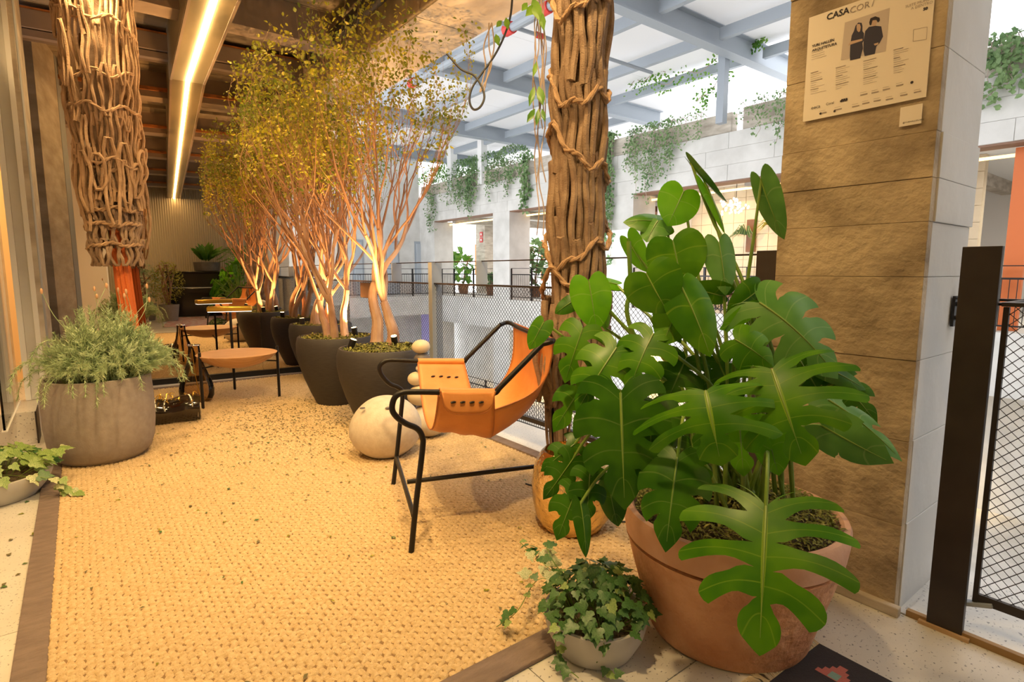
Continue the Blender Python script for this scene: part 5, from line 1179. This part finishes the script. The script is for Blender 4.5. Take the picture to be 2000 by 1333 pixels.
for i in range(260):
    v = 1.1*i/260; p = K(0, v, .006); fr2.tube([p, p-ux*.022+uy*r.uniform(-.008, .008)+V(0, 0, .004), p-ux*.048+uy*r.uniform(-.014, .014)], .0022, 4)
fr2.build('fringe', M['fringe'], kt, kind='stuff')
# ------------------------------------------------------------------ hanging cable, dry vines and leafy climber near the edge beam
def PE(x, y, d=3.0): return PD(x, y, d)
cbp = [PE(*q) for q in ((873, 105), (900, 135), (925, 147), (940, 168), (946, 190), (938, 209), (925, 214), (917, 198), (922, 172), (940, 145), (965, 110), (985, 70), (998, 25), (1002, -40))]
solo('loose_cable', MB().tube(smoothpath(cbp, 6), .006, 6), M['cable'], 'loose black cable hanging in a loop below the edge beam', 'cable')
t = thing('dry_vine', PE(1055, 0, 2.8), 'long pale twisted vine hanging in front of the rope trunk with a few green leaves', 'vine'); r = random.Random(21)
for k in range(7):
    x0 = 1052+r.uniform(-6, 14); pts = [PE(x0+r.uniform(-7, 7), -60+i*52, 2.85+r.uniform(-.04, .04)) for i in range(r.choice([7, 9, 11]))]
    MB().tube(smoothpath(pts, 4), .0032, 5).build('strand', M['dryvine'], t)
def bigleaf(bx, by, tx, ty, w_, d, m='plant_bright', par=None):
    B = PE(bx, by, d); T_ = PE(tx, ty, d-.03); A = T_-B; f = MB(); leafcard(f, B, A, O-B, A.length, w_*d/FPX, .1); f.build('leaf', M[m], par)
for q in ((1045, 10, 1028, 30, 16), (1055, 20, 1062, 58, 14), (1030, 5, 1020, 20, 12), (1048, 120, 1042, 148, 9), (1044, 168, 1034, 206, 12), (1052, 168, 1060, 204, 16), (1045, 212, 1030, 238, 12), (1052, 212, 1048, 244, 10), (1058, 212, 1064, 236, 9), (1040, -5, 1055, 40, 20)): bigleaf(*q, 2.8, par=t)
t = thing('dry_vine', PE(955, 45, 3.0), 'short pale vine with two green leaves tangled with the black cable', 'vine')
for k in range(3):
    pts = [PE(958+r.uniform(-6, 6), 45, 3.0), PE(945+10*k, 90, 3.0), PE(952+r.uniform(-8, 8), 130, 3.0), PE(940+r.uniform(-8, 8), 180, 3.0)]; MB().tube(smoothpath(pts, 5), .004, 5).build('strand', M['dryvine'], t)
for q in ((980, 40, 970, 52, 10), (988, 34, 992, 56, 12), (968, 66, 974, 88, 12)): bigleaf(*q, 3.0, par=t)
t = thing('red_pipe', PE(840, 5, 3.4), 'dark pipe with a red coupling under the edge beam', 'pipe')
p = Vector((2.02, 3.9, 3.32)); MB().tube([(2.08, 3.5, 3.38), (2.08, 6.3, 3.38)], .06, 14).build('main_pipe', M['cable'], t); MB().tube([(2.08, 3.98, 3.38), (2.08, 4.08, 3.38)], .078, 16).build('coupling', M['red'], t, label='red coupling')
# ------------------------------------------------------------------ behind the camera, seen in the mirror
def mz(x, y, z=0): return refl(PZ(x, y, z))
pA = Vector((.20, -3.35, 0)); 
t = thing('digital_piano', (1.0, -3.1, 0), 'black upright piano reflected in the mirror left of the brass lamp', 'piano')
MB().bb(.15, 1.75, -3.6, -3.15, .12, 1.15).build('case', M['black'], t, False, bevel=.02)
MB().bb(.12, 1.78, -3.65, -3.1, 1.15, 1.19).build('lid', M['black'], t, False, bevel=.01)
MB().bb(.15, 1.75, -3.15, -2.92, .62, .76).build('keyboard_shelf', M['black'], t, False, bevel=.015)
MB().bb(.2, 1.7, -3.08, -2.93, .762, .775).build('keys', M['white'], t, False)
for x in (.2, 1.7): MB().bb(x-.04, x+.04, -3.0, -2.93, 0, .62).build('leg', M['black'], t, False)
MB().bb(.15, 1.75, -3.6, -3.2, 0, .12).build('plinth', M['black'], t, False)
t = thing('piano_bench', (1.3, -2.45, 0), 'black padded bench reflected in front of the piano', 'bench')
MB().bb(.98, 1.62, -2.62, -2.28, .42, .50).build('seat', M['black'], t, False, bevel=.02)
for x in (1.01, 1.59):
    for y in (-2.59, -2.31): MB().bb(x-.02, x+.02, y-.02, y+.02, 0, .42).build('leg', M['black'], t, False)
t = thing('wide_planter', (1.1, -3.38, 1.19), 'wide dark bowl of broad green leaves reflected on top of the piano', 'planter')
MB().lathe([(.26, 0), (.30, .02), (.32, .24), (.29, .24), (.28, .2), (0, .2)], (1.1, -3.38, 1.19), 32).build('bowl', M['stone_dark'], t)
f = MB(); r = random.Random(31)
for k in range(34):
    a = r.uniform(0, 2*pi); p = Vector((1.1, -3.38, 1.4)); d = V(math.cos(a)*r.uniform(.3, 1), math.sin(a)*r.uniform(.3, 1)*.5, r.uniform(.5, 1.2)); leafcard(f, p+d*.1, d, (0, .6, 1), r.uniform(.3, .5), .14)
f.build('leaf_tuft', M['plant_bright'], t, kind='stuff')
def palm(x, y, h, n, lab, m='plant_bright', seed=1):
    r = random.Random(seed); t = thing('potted_palm', (x, y, 0), lab, 'plant')
    MB().lathe([(.16, 0), (.22, .4), (.19, .4), (0, .36)], (x, y, 0), 24).build('pot', M['planter_grey'], t); MB().tube([(x, y, .36), (x+.03, y, h*.6)], .018, 7).build('trunk', M['twig'], t); f = MB()
    for k in range(n):
        a = 2*pi*k/n+r.uniform(-.3, .3); z0 = h*.55+r.uniform(0, .2)*h; pts = smoothpath([(x, y, z0), (x+.25*math.cos(a), y+.25*math.sin(a), z0+.35), (x+.6*math.cos(a), y+.6*math.sin(a), z0+.2+r.uniform(-.2, .2))], 7); f.tube(pts, .004, 3)
        for i in range(3, len(pts)):
            for s_ in (-1, 1):
                tg = (pts[i]-pts[i-1]).normalized(); sd = tg.cross(V(0, 0, 1)).normalized()*s_; leafcard(f, pts[i], tg*.7+sd, (0, 0, 1), .26, .028)
    f.build('fronds', M[m], t, kind='stuff')
palm(1.95, -2.9, 2.0, 12, 'slim palm reflected beside the piano', seed=3)
bush(1.75, -2.2, 0, 1.0, .42, 130, .2, 'plant_bright', 'leafy green plant reflected right of the piano', pot='planter_grey', seed=5, pr=.2, ph=.4)
bush(.25, -1.9, 0, 1.05, .36, 900, .05, 'shrub2', 'yellow green feathery shrub reflected left of the piano', pot='planter_grey', seed=6, pr=.22, ph=.4)
bush(-.25, -2.4, 0, .95, .40, 900, .06, 'shrub', 'grey green feathery shrub reflected behind the planter', pot='planter_grey', seed=8, pr=.22, ph=.4)
kl = solo('patterned_rug', MB().bb(.2, 1.5, -3.0, -.1, .001, .010), mat('patterned_weave', (.50, .12, .14), .95, col2=(.60, .58, .52), scale=5, detail=1, stretch=(1.4, 5, 1), contrast=(.48, .52)), 'faded pink and cream patterned rug reflected before the piano', 'rug')
for (x, y, s_, h, z0, lab) in ((-1.5, -1.0, .55, .62, .0, 'large stone cube, lamplight in its pale yellow colour, reflected at the left of the mirror'), (-1.95, -3.0, .4, .5, 1.35, 'small amber box, lamplight in its colour, reflected above the cube')):
    solo('stone_cube' if z0 == 0 else 'amber_box', MB().bb(x-s_/2, x+s_/2, y-s_/2, y+s_/2, z0+.02, z0+h), M['lit_stone'], lab, 'seat' if z0 == 0 else 'box', bevel=.05)
solo('plinth_block', MB().bb(-2.2, -1.7, -3.25, -2.75, 0, 1.37), M['conc_dark'], 'dark stone plinth carrying the amber box', 'plinth', bevel=.01)
# ------------------------------------------------------------------ fallen leaves
r = random.Random(50); lm = MB(); leafcard(lm, (0, 0, 0), (1, 0, 0), (0, 0, 1), 1, .5, .15); lme = [lm.mesh('fallen_leaf', Vector((0, 0, 0)), M[k], True) for k in ('dryleaf', 'ivy', 'dryleaf', 'tleaf')]
def onrug(x, y): return -.14 < x < 2.2 and 1.35 < y < 6.5
def blocked(x, y): return any((x-a_)**2+(y-b_)**2 < c_*c_ for a_, b_, c_ in ((cA.x, cA.y, .22), (cB.x, cB.y, .22), (cC.x, cC.y, .22), (gc[0], gc[1], .34), (pf.x, pf.y, .22), (TP.x, TP.y, .3), (bl.x, bl.y, .26)))
n = 0
while n < 170:
    if n < 90: x, y = r.uniform(-.1, 2.2), r.uniform(1.5, 4.2)
    else: x, y = r.gauss(1.15, .45), r.gauss(4.1, .5)
    if not onrug(x, y) or blocked(x, y): continue
    o = bpy.data.objects.new('fallen_leaf', lme[r.randrange(4)]); C.objects.link(o); s_ = r.uniform(.014, .030); o.scale = (s_,)*3; o.location = (x, y, .0205); o.rotation_euler = (r.uniform(-.15, .15), r.uniform(-.15, .15), r.uniform(0, 6.3))
    tag(o, 'tiny dry leaf fallen on the golden rug', 'leaf', 'fallen leaves on the rug'); n += 1
for k in range(16):
    o = bpy.data.objects.new('fallen_leaf', lme[k % 4]); C.objects.link(o); s_ = r.uniform(.02, .035); o.scale = (s_,)*3; p = PZ(r.uniform(5, 90), r.uniform(960, 1200), .004); o.location = p; o.rotation_euler = (0, 0, r.uniform(0, 6.3)); tag(o, 'tiny dry leaf on the pale floor left of the rug', 'leaf', 'fallen leaves on the floor')
f = MB()
for k in range(1500):
    x, y = r.gauss(1.35, .40), r.gauss(4.55, .55)
    if not onrug(x, y) or blocked(x, y): continue
    leafcard(f, (x, y, .020), (r.gauss(0, 1), r.gauss(0, 1), 0), (r.gauss(0, .2), r.gauss(0, .2), 1), r.uniform(.012, .026), .009)
solo('leaf_litter', f, M['dryleaf'], 'scatter of fine leaf crumbs on the rug in front of the dark pots', 'leaf litter', kind='stuff')
